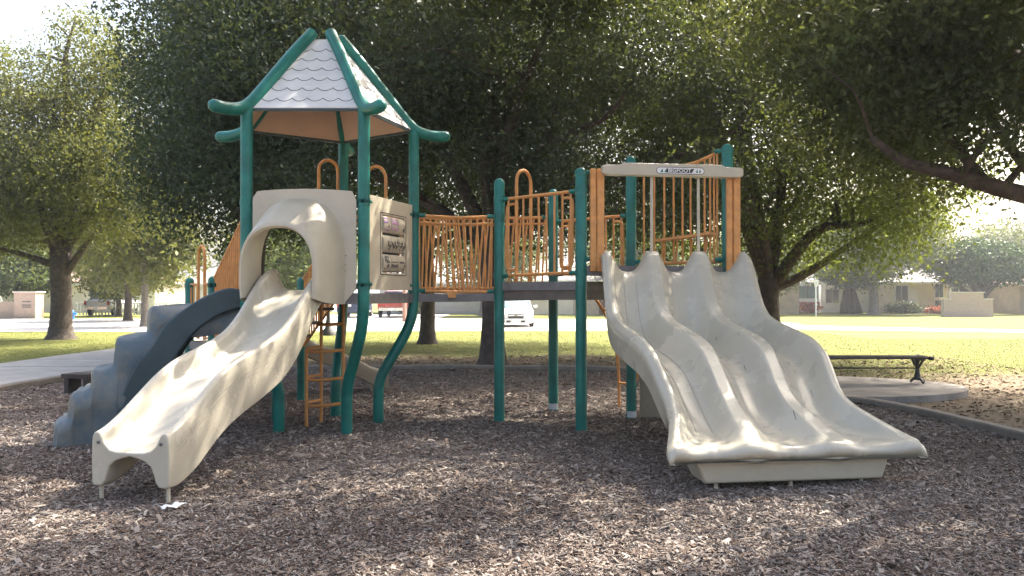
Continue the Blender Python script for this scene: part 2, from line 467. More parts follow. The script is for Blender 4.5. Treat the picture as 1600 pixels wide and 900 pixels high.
# ------------------------------------------------------------------ loose chips and grass: points carrying small real pieces
def scatter(name, pos, rot, scl, tint, mt, shape, parent=None):
    me = bpy.data.meshes.new(name)
    n_ = len(pos)
    me.vertices.add(n_)
    me.vertices.foreach_set('co', pos.astype(np.float32).ravel())
    for nm, arr in (('rot', rot), ('scl', scl)):
        a = me.attributes.new(nm, 'FLOAT_VECTOR', 'POINT'); a.data.foreach_set('vector', arr.astype(np.float32).ravel())
    a = me.attributes.new('tint', 'FLOAT', 'POINT'); a.data.foreach_set('value', tint.astype(np.float32))
    me.materials.append(mt)
    ob = bpy.data.objects.new(name, me); col.objects.link(ob)
    g = bpy.data.node_groups.new(name + '_pieces', 'GeometryNodeTree')
    g.interface.new_socket('Geometry', in_out='INPUT', socket_type='NodeSocketGeometry')
    g.interface.new_socket('Geometry', in_out='OUTPUT', socket_type='NodeSocketGeometry')
    N = g.nodes; L = g.links
    gi = N.new('NodeGroupInput'); go = N.new('NodeGroupOutput')
    if shape == 'chip':
        sh = N.new('GeometryNodeMeshCube'); sh.inputs['Size'].default_value = (1, 1, 1)
    else:
        sh = N.new('GeometryNodeMeshCone'); sh.inputs['Vertices'].default_value = 3
        sh.inputs['Radius Top'].default_value = 0.05; sh.inputs['Radius Bottom'].default_value = 1.0; sh.inputs['Depth'].default_value = 1.0
    sm = N.new('GeometryNodeSetMaterial'); sm.inputs['Material'].default_value = mt
    L.new(sh.outputs['Mesh'], sm.inputs['Geometry'])
    ip = N.new('GeometryNodeInstanceOnPoints')
    L.new(gi.outputs[0], ip.inputs['Points']); L.new(sm.outputs[0], ip.inputs['Instance'])
    for nm, sock in (('rot', 'Rotation'), ('scl', 'Scale')):
        na = N.new('GeometryNodeInputNamedAttribute'); na.data_type = 'FLOAT_VECTOR'; na.inputs['Name'].default_value = nm
        L.new(na.outputs['Attribute'], ip.inputs[sock])
    L.new(ip.outputs[0], go.inputs[0])
    md = ob.modifiers.new('pieces', 'NODES'); md.node_group = g
    return ob

def chips():
    P_, n_all = [], 0
    for (y0, y1, dens) in ((2.6, 4.2, 700), (4.2, 5.6, 5600), (5.6, 7.5, 3900), (7.5, 10, 1900), (10, 13, 800), (13, 17.1, 340)):
        A = (y1 - y0) * 15.2; k = int(A * dens)
        x = rng.uniform(-8.4, 6.7, k); y = rng.uniform(y0, y1, k)
        ok = in_bed(x, y) & (np.abs(x) < y * .78 + 1.6)
        P_.append(np.stack([x[ok], y[ok]], 1))
    p = np.concatenate(P_); n_ = len(p)
    big = np.clip((p[:, 1] - 6) / 8, 0, 1)
    L_ = rng.lognormal(math.log(.0235), .50, n_) * (1 + .6 * big)
    W_ = L_ * rng.uniform(.14, .38, n_)
    H_ = rng.uniform(.002, .006, n_)
    z = zg(p[:, 0], p[:, 1]) + rng.uniform(.001, .016, n_)
    rot = np.stack([rng.normal(0, .32, n_), rng.normal(0, .28, n_), rng.uniform(0, 6.283, n_)], 1)
    patch_ = .16 * np.sin(.9 * p[:, 0] + 1.1 * np.sin(.7 * p[:, 1])) * np.cos(1.1 * p[:, 1] - .4 * p[:, 0]) - .012 * p[:, 0]
    tint = np.clip(rng.beta(1.6, 2.1, n_) + patch_ * .7, 0, 1)
    return scatter('wood_chips', np.stack([p[:, 0], p[:, 1], z], 1), rot, np.stack([L_, W_, H_], 1), tint,
                   tint_mat('wood_chip', [(0, (0.07, 0.043, 0.030)), (.3, (0.155, 0.114, 0.088)), (.6, (0.25, 0.208, 0.175)), (1, (0.39, 0.34, 0.285))], .85), 'chip')
tag(chips(), 'grey brown shredded wood chips covering the play area', 'wood chips', kind='stuff')

def blades():
    n_ = 260000
    y = 13 + 24 * rng.random(n_) ** 1.5
    x = rng.uniform(-1, 1, n_) * (y * .72 + 2)
    ok = ~in_bed(x, y)
    ok &= ~((x > -11.5) & (x < -8.3)); ok &= ((x - 5.2) / 2.4) ** 2 + ((y - 13.35) / 1.7) ** 2 > 1
    ok &= ~((y > 29) & (x > 13))
    nz = np.sin(x * .9 + 1.3 * np.sin(y * .5)) + np.cos(y * 1.1 - .7 * x) + .7 * np.sin(2.3 * x + 1.9 * y)
    bnd = np.interp(x, [-11.5, -8.0, 2.0, 7.0], [11.0, 20.4, 20.4, 15.6])
    ok &= (nz * .8 + (y - bnd) * 1.3 > rng.normal(0, .9, n_)) & (y < 34.5)
    x, y = x[ok], y[ok]; n2 = len(x)
    h = rng.uniform(.012, .036, n2); wd = rng.uniform(.0025, .005, n2) * (1 + .05 * (y - 14))
    rot = np.stack([rng.normal(0, .3, n2), rng.normal(0, .3, n2), rng.uniform(0, 6.283, n2)], 1)
    return scatter('grass', np.stack([x, y, np.zeros(n2)], 1), rot, np.stack([wd, wd * .4, h], 1), rng.random(n2),
                   tint_mat('grass_blade', [(0, (0.10, 0.125, 0.03)), (.6, (0.17, 0.185, 0.05)), (1, (0.30, 0.26, 0.11))], .7), 'blade')
tag(blades(), 'short patchy green grass of the lawn beyond the kerb', 'grass', kind='stuff')

def litter():
    n_ = 22000
    x = rng.uniform(-8, 11, n_); y = rng.uniform(8.0, 21, n_)
    ok = ~in_bed(x, y) & (((x - 5.2) / 2.3) ** 2 + ((y - 13.35) / 1.6) ** 2 > 1)
    x, y = x[ok], y[ok]; n2 = len(x)
    s = rng.uniform(.03, .07, n2)
    rot = np.stack([rng.normal(0, .3, n2), rng.normal(0, .3, n2), rng.uniform(0, 6.283, n2)], 1)
    return scatter('leaf_litter', np.stack([x, y, rng.uniform(.004, .012, n2)], 1), rot, np.stack([s, s * .5, s * .06], 1), rng.random(n2),
                   tint_mat('dry_leaf', [(0, (0.08, 0.05, 0.03)), (1, (0.30, 0.21, 0.12))], .8), 'chip')
tag(litter(), 'dry brown leaves and twigs scattered on bare soil', 'leaf litter', kind='stuff')

# ------------------------------------------------------------------ the play structure
PS = thing('play_structure', 'green and orange playground structure with a roofed tower, beige slides and bridge on wood chips', 'playground', (-0.5, 9.9, 0.02))
PR = 0.066                                                    # post radius
TC, TR = V(-2.28, 9.70, 0), 1.10                               # tower centre and post circle (five posts)
def pent(th, r=TR, z=0.0):
    return V(TC.x + r * math.sin(R_(th)), TC.y - r * math.cos(R_(th)), z)
TH = dict(F=36, R=108, B=180, K=252, L=-36)
u_ = V(math.cos(R_(-37)), math.sin(R_(-37)), 0); v_ = V(-u_.y, u_.x, 0)
P2 = V(0.80, 9.26, 0); P1 = P2 - u_ * 1.2; P4 = P2 + v_ * 1.2; P3 = P1 + v_ * 1.2; P5 = V(2.56, 9.50, 0)
ZT, ZM, ZS, ZL = 1.62, 1.76, 1.94, 0.90                        # deck levels: tower, square deck, slide deck, low deck
sv = V(math.sin(R_(216)), -math.cos(R_(216)), 0)               # direction of the stair away from the tower
A1 = pent(252) + sv * 1.5; A2 = pent(180) + sv * 1.5; A3 = A1 + sv * 1.25; A4 = A2 + sv * 1.25

def z_at(p, z): return V(p.x, p.y, z)

# posts
def post(name, p, top, foot=False):
    o = rodm(name, [z_at(p, -.15), z_at(p, top * .5), z_at(p, top - PR)], PR, M['green'], PS, 20, dome=True)
    return o
post('post', P1, 3.06); post('post', P2, 3.08); post('post', P3, 3.05); post('post', P4, 3.38); post('post', P5, 3.40)
for p in (A1, A2, A3, A4): post('post', p, 1.87)
for p in (P3, P4):                                             # pale stickers near the post feet
    o_ = MB(); 
    ring = lambda z: [p + V(math.cos(a), math.sin(a), 0) * (PR + .003) + V(0, 0, z) for a in np.linspace(R_(-150), R_(-30), 9)]
    o_.loft([ring(.045), ring(.125)], False, False).build('post_sticker', M['label_grey'], PS, True)
for n_, th in TH.items():                                      # tower posts, bent inwards below the deck
    zz = [(-.15, .60), (.35, .60), (.48, .605), (.60, .635), (.75, .71), (.95, .82), (1.12, .905), (1.28, .965), (1.42, .99), (1.55, 1.0), (2.4, 1.0), (3.68, 1.0)]
    rodm('post', spline([pent(th, TR * k, z) for z, k in zz], 40), PR, M['green'], PS, 20)

# roof: five white panels between five bent ridge pipes
ZE, ZA, RA = 3.60, 4.68, 0.215                                 # eave height at post circle, top height, top circle
roof = MB()
for i in range(5):
    pass
roof_o = None
def roof_pt(th, r):                                           # height of the ridge line at radius r
    k = (r - RA) / (TR - RA)
    return pent(th, r, ZA + (ZE - ZA) * k)
ridge_b = None
for i, (n_, th) in enumerate(TH.items()):
    prof = [(RA - .03, ZA + .055), (.34, 4.565), (.52, 4.36), (.78, 4.045), (.97, 3.815), (1.07, 3.715), (1.17, 3.65), (1.29, 3.618), (1.40, 3.61), (1.50, 3.615)]
    path = spline([pent(th, r, z) for r, z in prof], 30)
    b_ = MB().tube(path, PR + .004, 16, dome=True)
    b_.tube([path[1], path[0], path[0] + (path[0] - path[1]).normalized() * .03], [PR + .004, PR + .003, PR * .5], 16)
    rd = b_.build('ridge_pipe', M['green'], PS, True, 50)
    if i == 0: ridge_b = rd
ths = [36, 108, 180, 252, 324]
def rp(th, k):                                                # k 0 top .. 1 eave, panel surface just under the ridge pipes
    r = lerp(RA, TR - .02, k)
    z = lerp(ZA - .06, ZE + .06, k)
    return pent(th, r, z)
for i in range(5):
    a, b = ths[i], ths[(i + 1) % 5] + (360 if i == 4 else 0)
    T0, T1, E0, E1 = rp(a, 0), rp(b, 0), rp(a, 1), rp(b, 1)
    nrm = (T1 - E0).cross(E1 - E0); nrm = nrm.normalized()
    if nrm.z < 0: nrm = -nrm
    b_ = MB().prism([E0, E1, T1, T0], nrm * .016)
    pn = b_.build('roof_panel', M['white_panel'], PS)
    MB().prism([lerp(E0, E0, 0) - nrm * .004, E1 - nrm * .004, T1 - nrm * .004, T0 - nrm * .004], -nrm * .010).build('underside', M['tan_under'], pn)
    eb = MB().bar(E0 - nrm * .012, E1 - nrm * .012, .03, .03).build('edge_trim', M['rock_dark'], pn)
    # engraved fish-scale lines
    O = nrm * .0175
    rows = 6
    for r in range(rows):
        k = 0.91 - r * 0.148; ln = MB()
        l0, l1 = rp(a, k), rp(b, k)
        wd = (l1 - l0).length; sc = 0.172; cnt = int((wd - .12) / sc)
        if cnt < 1: cnt = 1
        ex = (l1 - l0).normalized(); ey = nrm.cross(ex).normalized()
        if ey.z < 0: ey = -ey
        mid = (l0 + l1) / 2; off = 0 if r % 2 == 0 else 0
        x0 = -cnt * sc / 2
        for c in range(cnt):
            pts_ = []
            for j in range(9):
                t = j / 8; xx = x0 + (c + t) * sc; yy = .052 * abs(2 * t - 1) ** 2.2
                pts_.append(mid + ex * xx + ey * yy + O)
            for j in range(8):
                d = (pts_[j + 1] - pts_[j]).normalized(); s = d.cross(nrm) * .0048
                ln.add([pts_[j] - s, pts_[j] + s, pts_[j + 1] + s, pts_[j + 1] - s], [(0, 1, 2, 3)])
        for sg, c in ((-1, 0), (1, cnt)):                     # half scales at the row ends
            pts_ = []
            for j in range(5):
                t = j / 8; xx = x0 + c * sc + sg * t * sc * .9; yy = .052 * abs(1 - 2 * t) ** 2.2
                pts_.append(mid + ex * xx + ey * yy + O)
            for j in range(4):
                d = (pts_[j + 1] - pts_[j]).normalized(); s = d.cross(nrm) * .0048
                ln.add([pts_[j] - s, pts_[j] + s, pts_[j + 1] + s, pts_[j + 1] - s], [(0, 1, 2, 3)])
        ln.build('scale_line', M['groove'], pn)
MB().prism([pent(t, RA * .95, ZA - .045) for t in ths], (0, 0, .02)).build('roof_cap', M['white_panel'], PS)

# decks
def deck(name, poly, z, drop, mt_top, mt_side):
    b_ = MB().prism([V(p.x, p.y, z - .05) for p in poly], (0, 0, .05))
    d = b_.build(name, mt_top, PS)
    n = len(poly)
    for i in range(n):
        a, b = poly[i], poly[(i + 1) % n]
        ex = (b - a).normalized()
        MB().bar(V(a.x, a.y, z - drop / 2 - .003) + ex * .03, V(b.x, b.y, z - drop / 2 - .003) - ex * .03, .035, drop).build('fascia', mt_side, d)
    return d
deck('tower_deck', [pent(t) for t in ths], ZT, .115, M['deck'], M['grey_beam'])
dq = deck('square_deck', [P1, P2, P4, P3], ZM, .10, M['deck'], M['grey_beam'])
for a, b in ((P1, P2), (P2, P4), (P4, P3), (P3, P1)):
    ex = (b - a).normalized(); inn = v_ * .02 if (a, b) == (P1, P2) else V(0, 0, 0)
    MB().bar(z_at(a, ZM - .16) + ex * .05 + inn, z_at(b, ZM - .16) - ex * .05 + inn, .03, .115).build('joist', M['deck'], dq)
ds = deck('slide_deck', [P2 + u_ * .02, P5, P4 + u_ * .02], ZS, .11, M['deck'], M['grey_beam'])
dl = deck('low_deck', [A1, A2, A4, A3], ZL, .12, M['deck'], M['grey_beam'])
# treads from the low deck up to the tower, with their sides
for k in range(3):
    t = (k + .6) / 3.6; z = lerp(ZT, ZL, t + .12)
    a = lerp(pent(252), A1, t); b = lerp(pent(180), A2, t); ex = (b - a).normalized()
    MB().bar(z_at(a, z) + ex * .08, z_at(b, z) - ex * .08, .30, .04).build('stair_tread', M['deck'], PS)
# bridge between tower and square deck: planks with a slight sag
RB, BB = pent(108), pent(180)
br = None
for k in range(9):
    t = (k + .5) / 9
    a = lerp(RB, P1, t); b = lerp(BB, P3, t)
    z = lerp(ZT, ZM - .12, t) - .09 * math.sin(math.pi * t) * .6
    wd = (lerp(RB, P1, 1 / 9) - RB).length * .94; wd2 = (lerp(BB, P3, 1 / 9) - BB).length * .94
    ex = (P1 - RB).normalized(); ey = (P3 - BB).normalized()
    pl = [z_at(a - ex * wd / 2, z), z_at(a + ex * wd / 2, z), z_at(b + ey * wd2 / 2, z), z_at(b - ey * wd2 / 2, z)]
    MB().prism(pl, (0, 0, -.05)).build('bridge_plank', M['deck'], PS)
def sag(a, b, z0, z1, s, n=10): return [z_at(lerp(a, b, i / n), lerp(z0, z1, i / n) - s * math.sin(math.pi * i / n)) for i in range(n + 1)]
for a, b in ((RB, P1), (BB, P3)):
    MB().tube(sag(a, b, 1.565, 1.585, .03), .001, 4)
    bb = MB(); pp = sag(a, b, 1.572, 1.582, .015)
    for i in range(len(pp) - 1): bb.bar(pp[i], pp[i + 1], .03, .10)
    bb.build('bridge_beam', M['grey_beam'], PS)
mp_ = lerp(RB, P1, .45)
MB().prism([z_at(mp_, 1.64) + V(-.062, -.03, 0), z_at(mp_, 1.64) + V(.062, -.03, 0), z_at(mp_, 1.565) + V(.045, -.03, 0), z_at(mp_, 1.565) + V(-.045, -.03, 0)], (0, -.02, 0)).build('bridge_bracket', M['orange'], PS)

# rails
RAILR, BALR = .0205, .0125
def clamp(p, d, z, parent=PS):                                 # green clamp on a post pointing along d
    d = d.normalized()
    b_ = MB().tube([z_at(p, z) + d * (PR - .01), z_at(p, z) + d * (PR + .085)], .027, 12)
    b_.tube([z_at(p, z - .03), z_at(p, z + .03)], PR + .007, 18)
    b_.build('clamp', M['green'], parent, True, 40)
def guard(name, a, b, zt0, zt1, zb0, zb1, n, sagt=0.0, second=None, inset=.085, fan=0.0, ears=False, clamps=True):
    ex = (b - a).normalized(); L = (b - a).length
    a2 = a + ex * inset; b2 = b - ex * inset
    top = sag(a2, b2, zt0, zt1, sagt, 10); bot = sag(a2, b2, zb0, zb1, sagt * .6, 10)
    g = rodm(name, top, RAILR, M['orange'], PS, 10)
    rodm('bottom_rail', bot, RAILR, M['orange'], g, 10)
    if second: rodm('mid_rail', [p - V(0, 0, second) for p in top], RAILR * .85, M['orange'], g, 8)
    for i in range(n):
        t = (i + .5) / n
        f = fan * math.sin(t * 9.0) * .5 / L
        tt, tb = min(max(t + f, .01), .99), min(max(t - f, .01), .99)
        pt = z_at(lerp(a2, b2, tt), lerp(zt0, zt1, tt) - sagt * math.sin(math.pi * tt)); pb = z_at(lerp(a2, b2, tb), lerp(zb0, zb1, tb) - sagt * .6 * math.sin(math.pi * tb))
        rod('baluster', pb, pt, BALR, M['orange'], g)
    if ears:
        nn = V(-ex.y, ex.x, 0)
        for p, s in ((a2, 1), (b2, -1)):
            e0 = p + ex * s * .155; e1 = p + ex * s * .035
            zt, zb = (zt0, zb0) if s == 1 else (zt1, zb1)
            rodm('end_loop', spline([z_at(e0, zt - .07), z_at(lerp(e0, e1, .6), zt - .075), z_at(e1, zt - .13), z_at(e1, (zt + zb) / 2), z_at(e1, zb + .13), z_at(lerp(e0, e1, .6), zb + .075), z_at(e0, zb + .07)], 28), .016, M['orange'], g, 8)
    if clamps:
        clamp(a, ex, zt0); clamp(b, -ex, zt1); clamp(a, ex, zb0); clamp(b, -ex, zb1)
    return g
guard('guard_rail', P1, P2, 2.79, 2.81, 1.84, 1.86, 9, ears=True)
guard('guard_rail', P3, P4, 2.60, 2.62, 1.88, 1.88, 9, second=.0, ears=True)
guard('bridge_rail', RB, P1, 2.60, 2.58, 1.655, 1.645, 15, sagt=.02, second=.085, fan=.10)
guard('bridge_rail', BB, P3, 2.66, 2.66, 1.70, 1.70, 30, sagt=.02, second=.085, fan=.10)
# tall curved barrier on the back of the slide deck
ex = (P5 - P4).normalized(); nb = V(-ex.y, ex.x, 0)
top = spline([z_at(P4, 3.20) + ex * .10, z_at(lerp(P4, P5, .35), 3.19) + nb * .10, z_at(lerp(P4, P5, .6), 3.22) + nb * .11, z_at(lerp(P4, P5, .8), 3.28) + nb * .07, z_at(P5, 3.32) - ex * .10], 20)
bar_g = rodm('barrier_rail', top, RAILR, M['orange'], PS)
botl = spline([z_at(P4, 2.02) + ex * .10, z_at(lerp(P4, P5, .35), 2.0) + nb * .10, z_at(lerp(P4, P5, .6), 2.0) + nb * .11, z_at(lerp(P4, P5, .8), 2.0) + nb * .07, z_at(P5, 2.0) - ex * .10], 20)
rodm('bottom_rail', botl, RAILR, M['orange'], bar_g)
for i in range(11):
    k = 1 + i * 18 / 10
    k0 = int(k); f = k - k0
    pt = lerp(top[k0], top[min(k0 + 1, 20)], f); pb = lerp(botl[k0], botl[min(k0 + 1, 20)], f)
    rod('baluster', pb, pt, BALR, M['orange'], bar_g)
MB().bar(z_at(lerp(P4, P5, .28), 2.28) + nb * .03, z_at(lerp(P4, P5, .86), 2.34) + nb * .0, .18, .03).build('barrier_seat', M['orange'], bar_g)
for t in (.35, .5, .65, .8):
    rod('seat_strut', z_at(lerp(P4, P5, t), 2.27) + nb * .0, z_at(lerp(P4, P5, t - .05), 2.02) + nb * .09, .012, M['orange'], bar_g)
for p, s in ((P4, 1), (P5, -1)):
    clamp(p, ex * s, 3.20 if s == 1 else 3.32); clamp(p, ex * s, 2.02)

# hoops at the openings
def hoop(a, b, zb, ztop):
    r = (b - a).length / 2; c = (a + b) / 2; ex = (b - a).normalized()
    path = [z_at(a, zb), z_at(a, (zb + ztop) / 2)] + [z_at(c, ztop - r) - ex * r * math.cos(t) + V(0, 0, r * math.sin(t)) for t in np.linspace(0, math.pi, 15)] + [z_at(b, (zb + ztop) / 2), z_at(b, zb)]
    rodm('hoop', path, .022, M['orange'], PS, 10)
e = (BB - pent(252)); hoop(pent(252) + e * .73, pent(252) + e * .94, 1.66, 3.40)
e = (RB - BB); hoop(BB + e * .32, BB + e * .62, 1.66, 3.28)
e = (P3 - P1); hoop(P1 + e * .30, P1 + e * .56, 1.72, 3.22)
e = (A3 - A1); hoop(A1 + e * .34, A1 + e * .60, .95, 2.32)
for a, b in ((A1, A1 + e * .34), (A1 + e * .60, A3)):
    for k in range(3):
        p = lerp(a, b, (k + .5) / 3); rod('baluster', z_at(p, .98), z_at(p, 1.76), BALR, M['orange'], PS)
    rod('guard_rail', z_at(a, 1.76), z_at(b, 1.76), .018, M['orange'], PS); rod('bottom_rail', z_at(a, .98), z_at(b, .98), .018, M['orange'], PS)
clamp(A1, -e, 1.74); clamp(A3, -e, 1.74); clamp(A1, (pent(252) - A1), 1.74)
# sloping stair rails
for a, b in ((pent(252), A1), (BB, A2)):
    ex = (b - a).normalized(); a2 = a + ex * .09; b2 = b - ex * .09
    zt0, zt1, zb0, zb1 = 2.62, 1.84, 1.62, .84
    g = rodm('stair_rail', [z_at(a2, zt0), z_at(b2, zt1)], .02, M['orange'], PS)
    rodm('bottom_rail', [z_at(a2, zb0), z_at(b2, zb1)], .02, M['orange'], g)
    for i in range(15):
        t = (i + .5) / 15
        rod('baluster', z_at(lerp(a2, b2, t), lerp(zb0, zb1, t)), z_at(lerp(a2, b2, t), lerp(zt0, zt1, t)), .0145, M['orange'], g)

# play panel with nine turning blocks, between front and right tower posts
a, b = pent(36), pent(108); ex = (b - a).normalized(); nn = V(ex.y, -ex.x, 0)
def pp(s, z, o=0.0): return a + ex * s + nn * o + V(0, 0, z)
Lp = (b - a).length
def rect_ring(mbd, s0, s1, z0, z1, i0, i1, j0, j1, o0, o1):    # plate with a rectangular opening
    for (sa, sb, za, zb) in ((s0, i0, z0, z1), (i1, s1, z0, z1), (i0, i1, z0, j0), (i0, i1, j1, z1)):
        mbd.prism([pp(sa, za, o0), pp(sb, za, o0), pp(sb, zb, o0), pp(sa, zb, o0)], nn * (o1 - o0))
s0, s1 = .085, Lp - .085
b_ = MB(); rect_ring(b_, s0, s1, 1.66, 2.72, .40, .98, 1.86, 2.53, -.02, .02)
panel = b_.build('play_panel', M['beige'], PS)
for z in (1.86, 2.02, 2.18): pass
fr = MB(); 
for (sa, sb, za, zb) in ((.36, 1.02, 2.545, 2.553), (.36, 1.02, 1.832, 1.840), (.352, .360, 1.83, 2.55), (1.02, 1.028, 1.83, 2.55)):
    fr.prism([pp(sa, za, .0205), pp(sb, za, .0205), pp(sb, zb, .0205), pp(sa, zb, .0205)], nn * .003)
fr.build('panel_groove', M['groove'], panel)
MB().prism([pp(.41, 1.87, -.055), pp(.97, 1.87, -.055), pp(.97, 2.52, -.055), pp(.41, 2.52, -.055)], nn * .01).build('panel_back', M['greyprint'], panel)
for rI in range(3):
    for cI in range(3):
        sa = .405 + cI * .19; sb = sa + .182; zc = 2.42 - rI * .222; h = .20
        rings = []
        for zz, k in ((-h / 2, .55), (-h / 2 + .015, .9), (0, 1.0), (h / 2 - .015, .9), (h / 2, .55)):
            pass
        prof = [(-.10, -.02), (-.095, .012), (-.05, .036), (0, .044), (.05, .036), (.095, .012), (.10, -.02)]
        blk = MB().loft([[pp(s, zc + z, o) for z, o in prof] for s in (sa, sb)], True, True).build('turning_block', M['beige'], panel, True, 40)
        def patch(poly, mt, lift=.0455):
            def bow(z): return interp(z, [-.1, -.05, 0, .05, .1], [.013, .038, .046, .038, .013])
            b2_ = MB()
            for q in poly:
                n_ = len(q)
                vs_ = [pp(sa + s * .182, zc + z * .19, bow(z * .19) + .0015) for s, z in q]
                b2_.add(vs_, [tuple(range(n_))])
            b2_.build('print', mt, blk)
        if rI == 0 and cI == 0: patch([[(.03, -.3), (.3, -.36), (.3, .1), (.03, .1)], [(.3, -.36), (.62, -.42), (.52, .1), (.3, .1)], [(.03, .1), (.55, .1), (.72, .4), (.03, .42)], [(.62, -.42), (.9, -.36), (.7, -.05), (.55, 0)]], M['purple'])
        if rI == 0 and cI == 1: patch([[(.0, -.2), (.5, -.3), (1, -.28), (1, .1), (0, .1)], [(0, .1), (1, .1), (.95, .38), (.1, .42)]], M['pink'])
        if rI == 0 and cI == 2: patch([[(.6, -.3), (.95, -.35), (.85, -.05), (.7, -.1)], [(.8, -.02), (.97, -.05), (.95, .12)]], M['greyprint'])
        if rI == 1:
            r_ = random.Random(cI + 3); qs = []
            for k in range(9):
                s = .03 + .11 * k; z = -.28 + .14 * math.sin(k * 1.7 + cI); w_ = .05 + .02 * r_.random(); hh = .34 + .2 * r_.random()
                qs.append([(s, z), (s + w_, z + .02), (s + w_ + .06, z + hh * .5), (s + w_ - .01, z + hh), (s + .02, z + hh * .55)])
            if cI == 0: qs = qs[4:]
            patch([[(min(x, .99), y) for x, y in q] for q in qs], M['black'])
        if rI == 2 and cI == 0: patch([[(.12, -.42), (.34, -.42), (.34, .1), (.12, .1)], [(.12, .1), (.6, .1), (.75, .32), (.6, .42), (.25, .42), (.12, .3)], [(.45, -.3), (.75, -.34), (.75, -.1), (.5, -.08)], [(.34, -.05), (.8, 0), (.75, .12), (.34, .1)]], M['greyprint'])
        if rI == 2 and cI == 1: patch([[(.02, -.28), (.98, -.26), (.98, .1), (.02, .08)]], M['greyprint'])
        if rI == 2 and cI == 2: patch([[(.1, .0), (.9, .02), (.7, .14), (.1, .12)], [(.7, -.4), (.98, -.42), (.98, -.1), (.8, -.05)]], M['greyprint'])
clamp(a, ex, 2.64); clamp(a, ex, 1.72); clamp(b, -ex, 2.60); clamp(b, -ex, 1.72)

# hood panel over the tower slide
a, b = pent(-36), pent(36); ex = (b - a).normalized(); nn = V(ex.y, -ex.x, 0)       # nn points to the camera
HC = .60                                                      # centre of the opening along the panel
def hp(s, z, o=0.0): return a + ex * s + nn * o + V(0, 0, z)
NA = 28
def arch(hw, zt, zb, c, n=NA):                                 # from right foot over the top to the left foot
    pts_ = []
    r = hw
    for i in range(n + 1):
        t = math.pi * i / n
        x = c + hw * math.copysign(abs(math.cos(t)) ** .85, math.cos(t)); k = abs(math.sin(t)) ** .85
        pts_.append((x, lerp(zb + (zt - zb) * .38, zt, k)))
    return [(c + hw * .97, zb)] + [(c + hw, zb + (zt - zb) * .2)] + pts_ + [(c - hw, zb + (zt - zb) * .2)] + [(c - hw * .97, zb)]
o_in = arch(.50, 2.66, 1.50, HC)
m_ = len(o_in)
outer = []
s0, s1 = .085, Lp - .075
for (s, z) in o_in:                                            # project the opening outline onto the panel border
    ang = math.atan2(z - 2.0, s - HC)
    dx, dz = math.cos(ang), math.sin(ang)
    ks = []
    if dx > 1e-6: ks.append((s1 - HC) / dx)
    if dx < -1e-6: ks.append((s0 - HC) / dx)
    zt = 2.73
    if dz > 1e-6: ks.append((zt - 2.0) / dz)
    if dz < -1e-6: ks.append((1.50 - 2.0) / dz)
    k = min(ks); outer.append((HC + dx * k, 2.0 + dz * k))
outer = [(s, z + (.035 * math.cos((s - Lp / 2) / .56 * 1.4) if z > 2.7 else 0)) for s, z in outer]
hood = MB()
fo = .05
hood.loft([[hp(s, z, fo - .025) for s, z in outer], [hp(s, z, fo) for s, z in outer], [hp(s, z, fo + .004) for s, z in o_in],
           [hp(s, z, .11) for s, z in arch(.485, 2.655, 1.50, HC - .005)],
           [hp(s, z, .20) for s, z in arch(.465, 2.63, 1.50, HC - .02)],
           [hp(s, z, .30) for s, z in arch(.44, 2.555, 1.51, HC - .045)],
           [hp(s, z, .40) for s, z in arch(.415, 2.455, 1.53, HC - .08)],
           [hp(s, z, .47) for s, z in arch(.405, 2.38, 1.55, HC - .105)],
           [hp(s, z, .50) for s, z in arch(.39, 2.345, 1.56, HC - .12)],
           [hp(s, z, .50) for s, z in arch(.37, 2.32, 1.57, HC - .12)],
           [hp(s, z, .46) for s, z in arch(.357, 2.30, 1.57, HC - .11)],
           [hp(s, z, .30) for s, z in arch(.39, 2.44, 1.55, HC - .045)],
           [hp(s, z, .02) for s, z in arch(.43, 2.50, 1.52, HC)],
           [hp(s, z, fo - .026) for s, z in arch(.44, 2.52, 1.50, HC)]], False, False)
# close the panel's back face
bk0 = [hp(s, z, fo - .025) for s, z in outer]; bk1 = [hp(s, z, fo - .026) for s, z in arch(.44, 2.52, 1.50, HC)]
hood.loft([bk0, bk1], False, False)
hood_o = hood.build('slide_hood', M['beige'], PS, True, 50)
gl = MB()                                                     # moulded marks on the side of the hood
for z, s in ((2.03, 1.03), (1.93, 1.025), (1.87, 1.02)):
    gl.prism([hp(s, z, fo + .006), hp(s + .09, z - .004, fo + .006), hp(s + .09, z + .002, fo + .006), hp(s, z + .006, fo + .006)], nn * .003)
gl.build('moulded_marks', M['groove'], hood_o)
clamp(a, ex, 2.62); clamp(b, -ex, 2.62); clamp(b, -ex, 1.70); clamp(a, ex, 1.70)

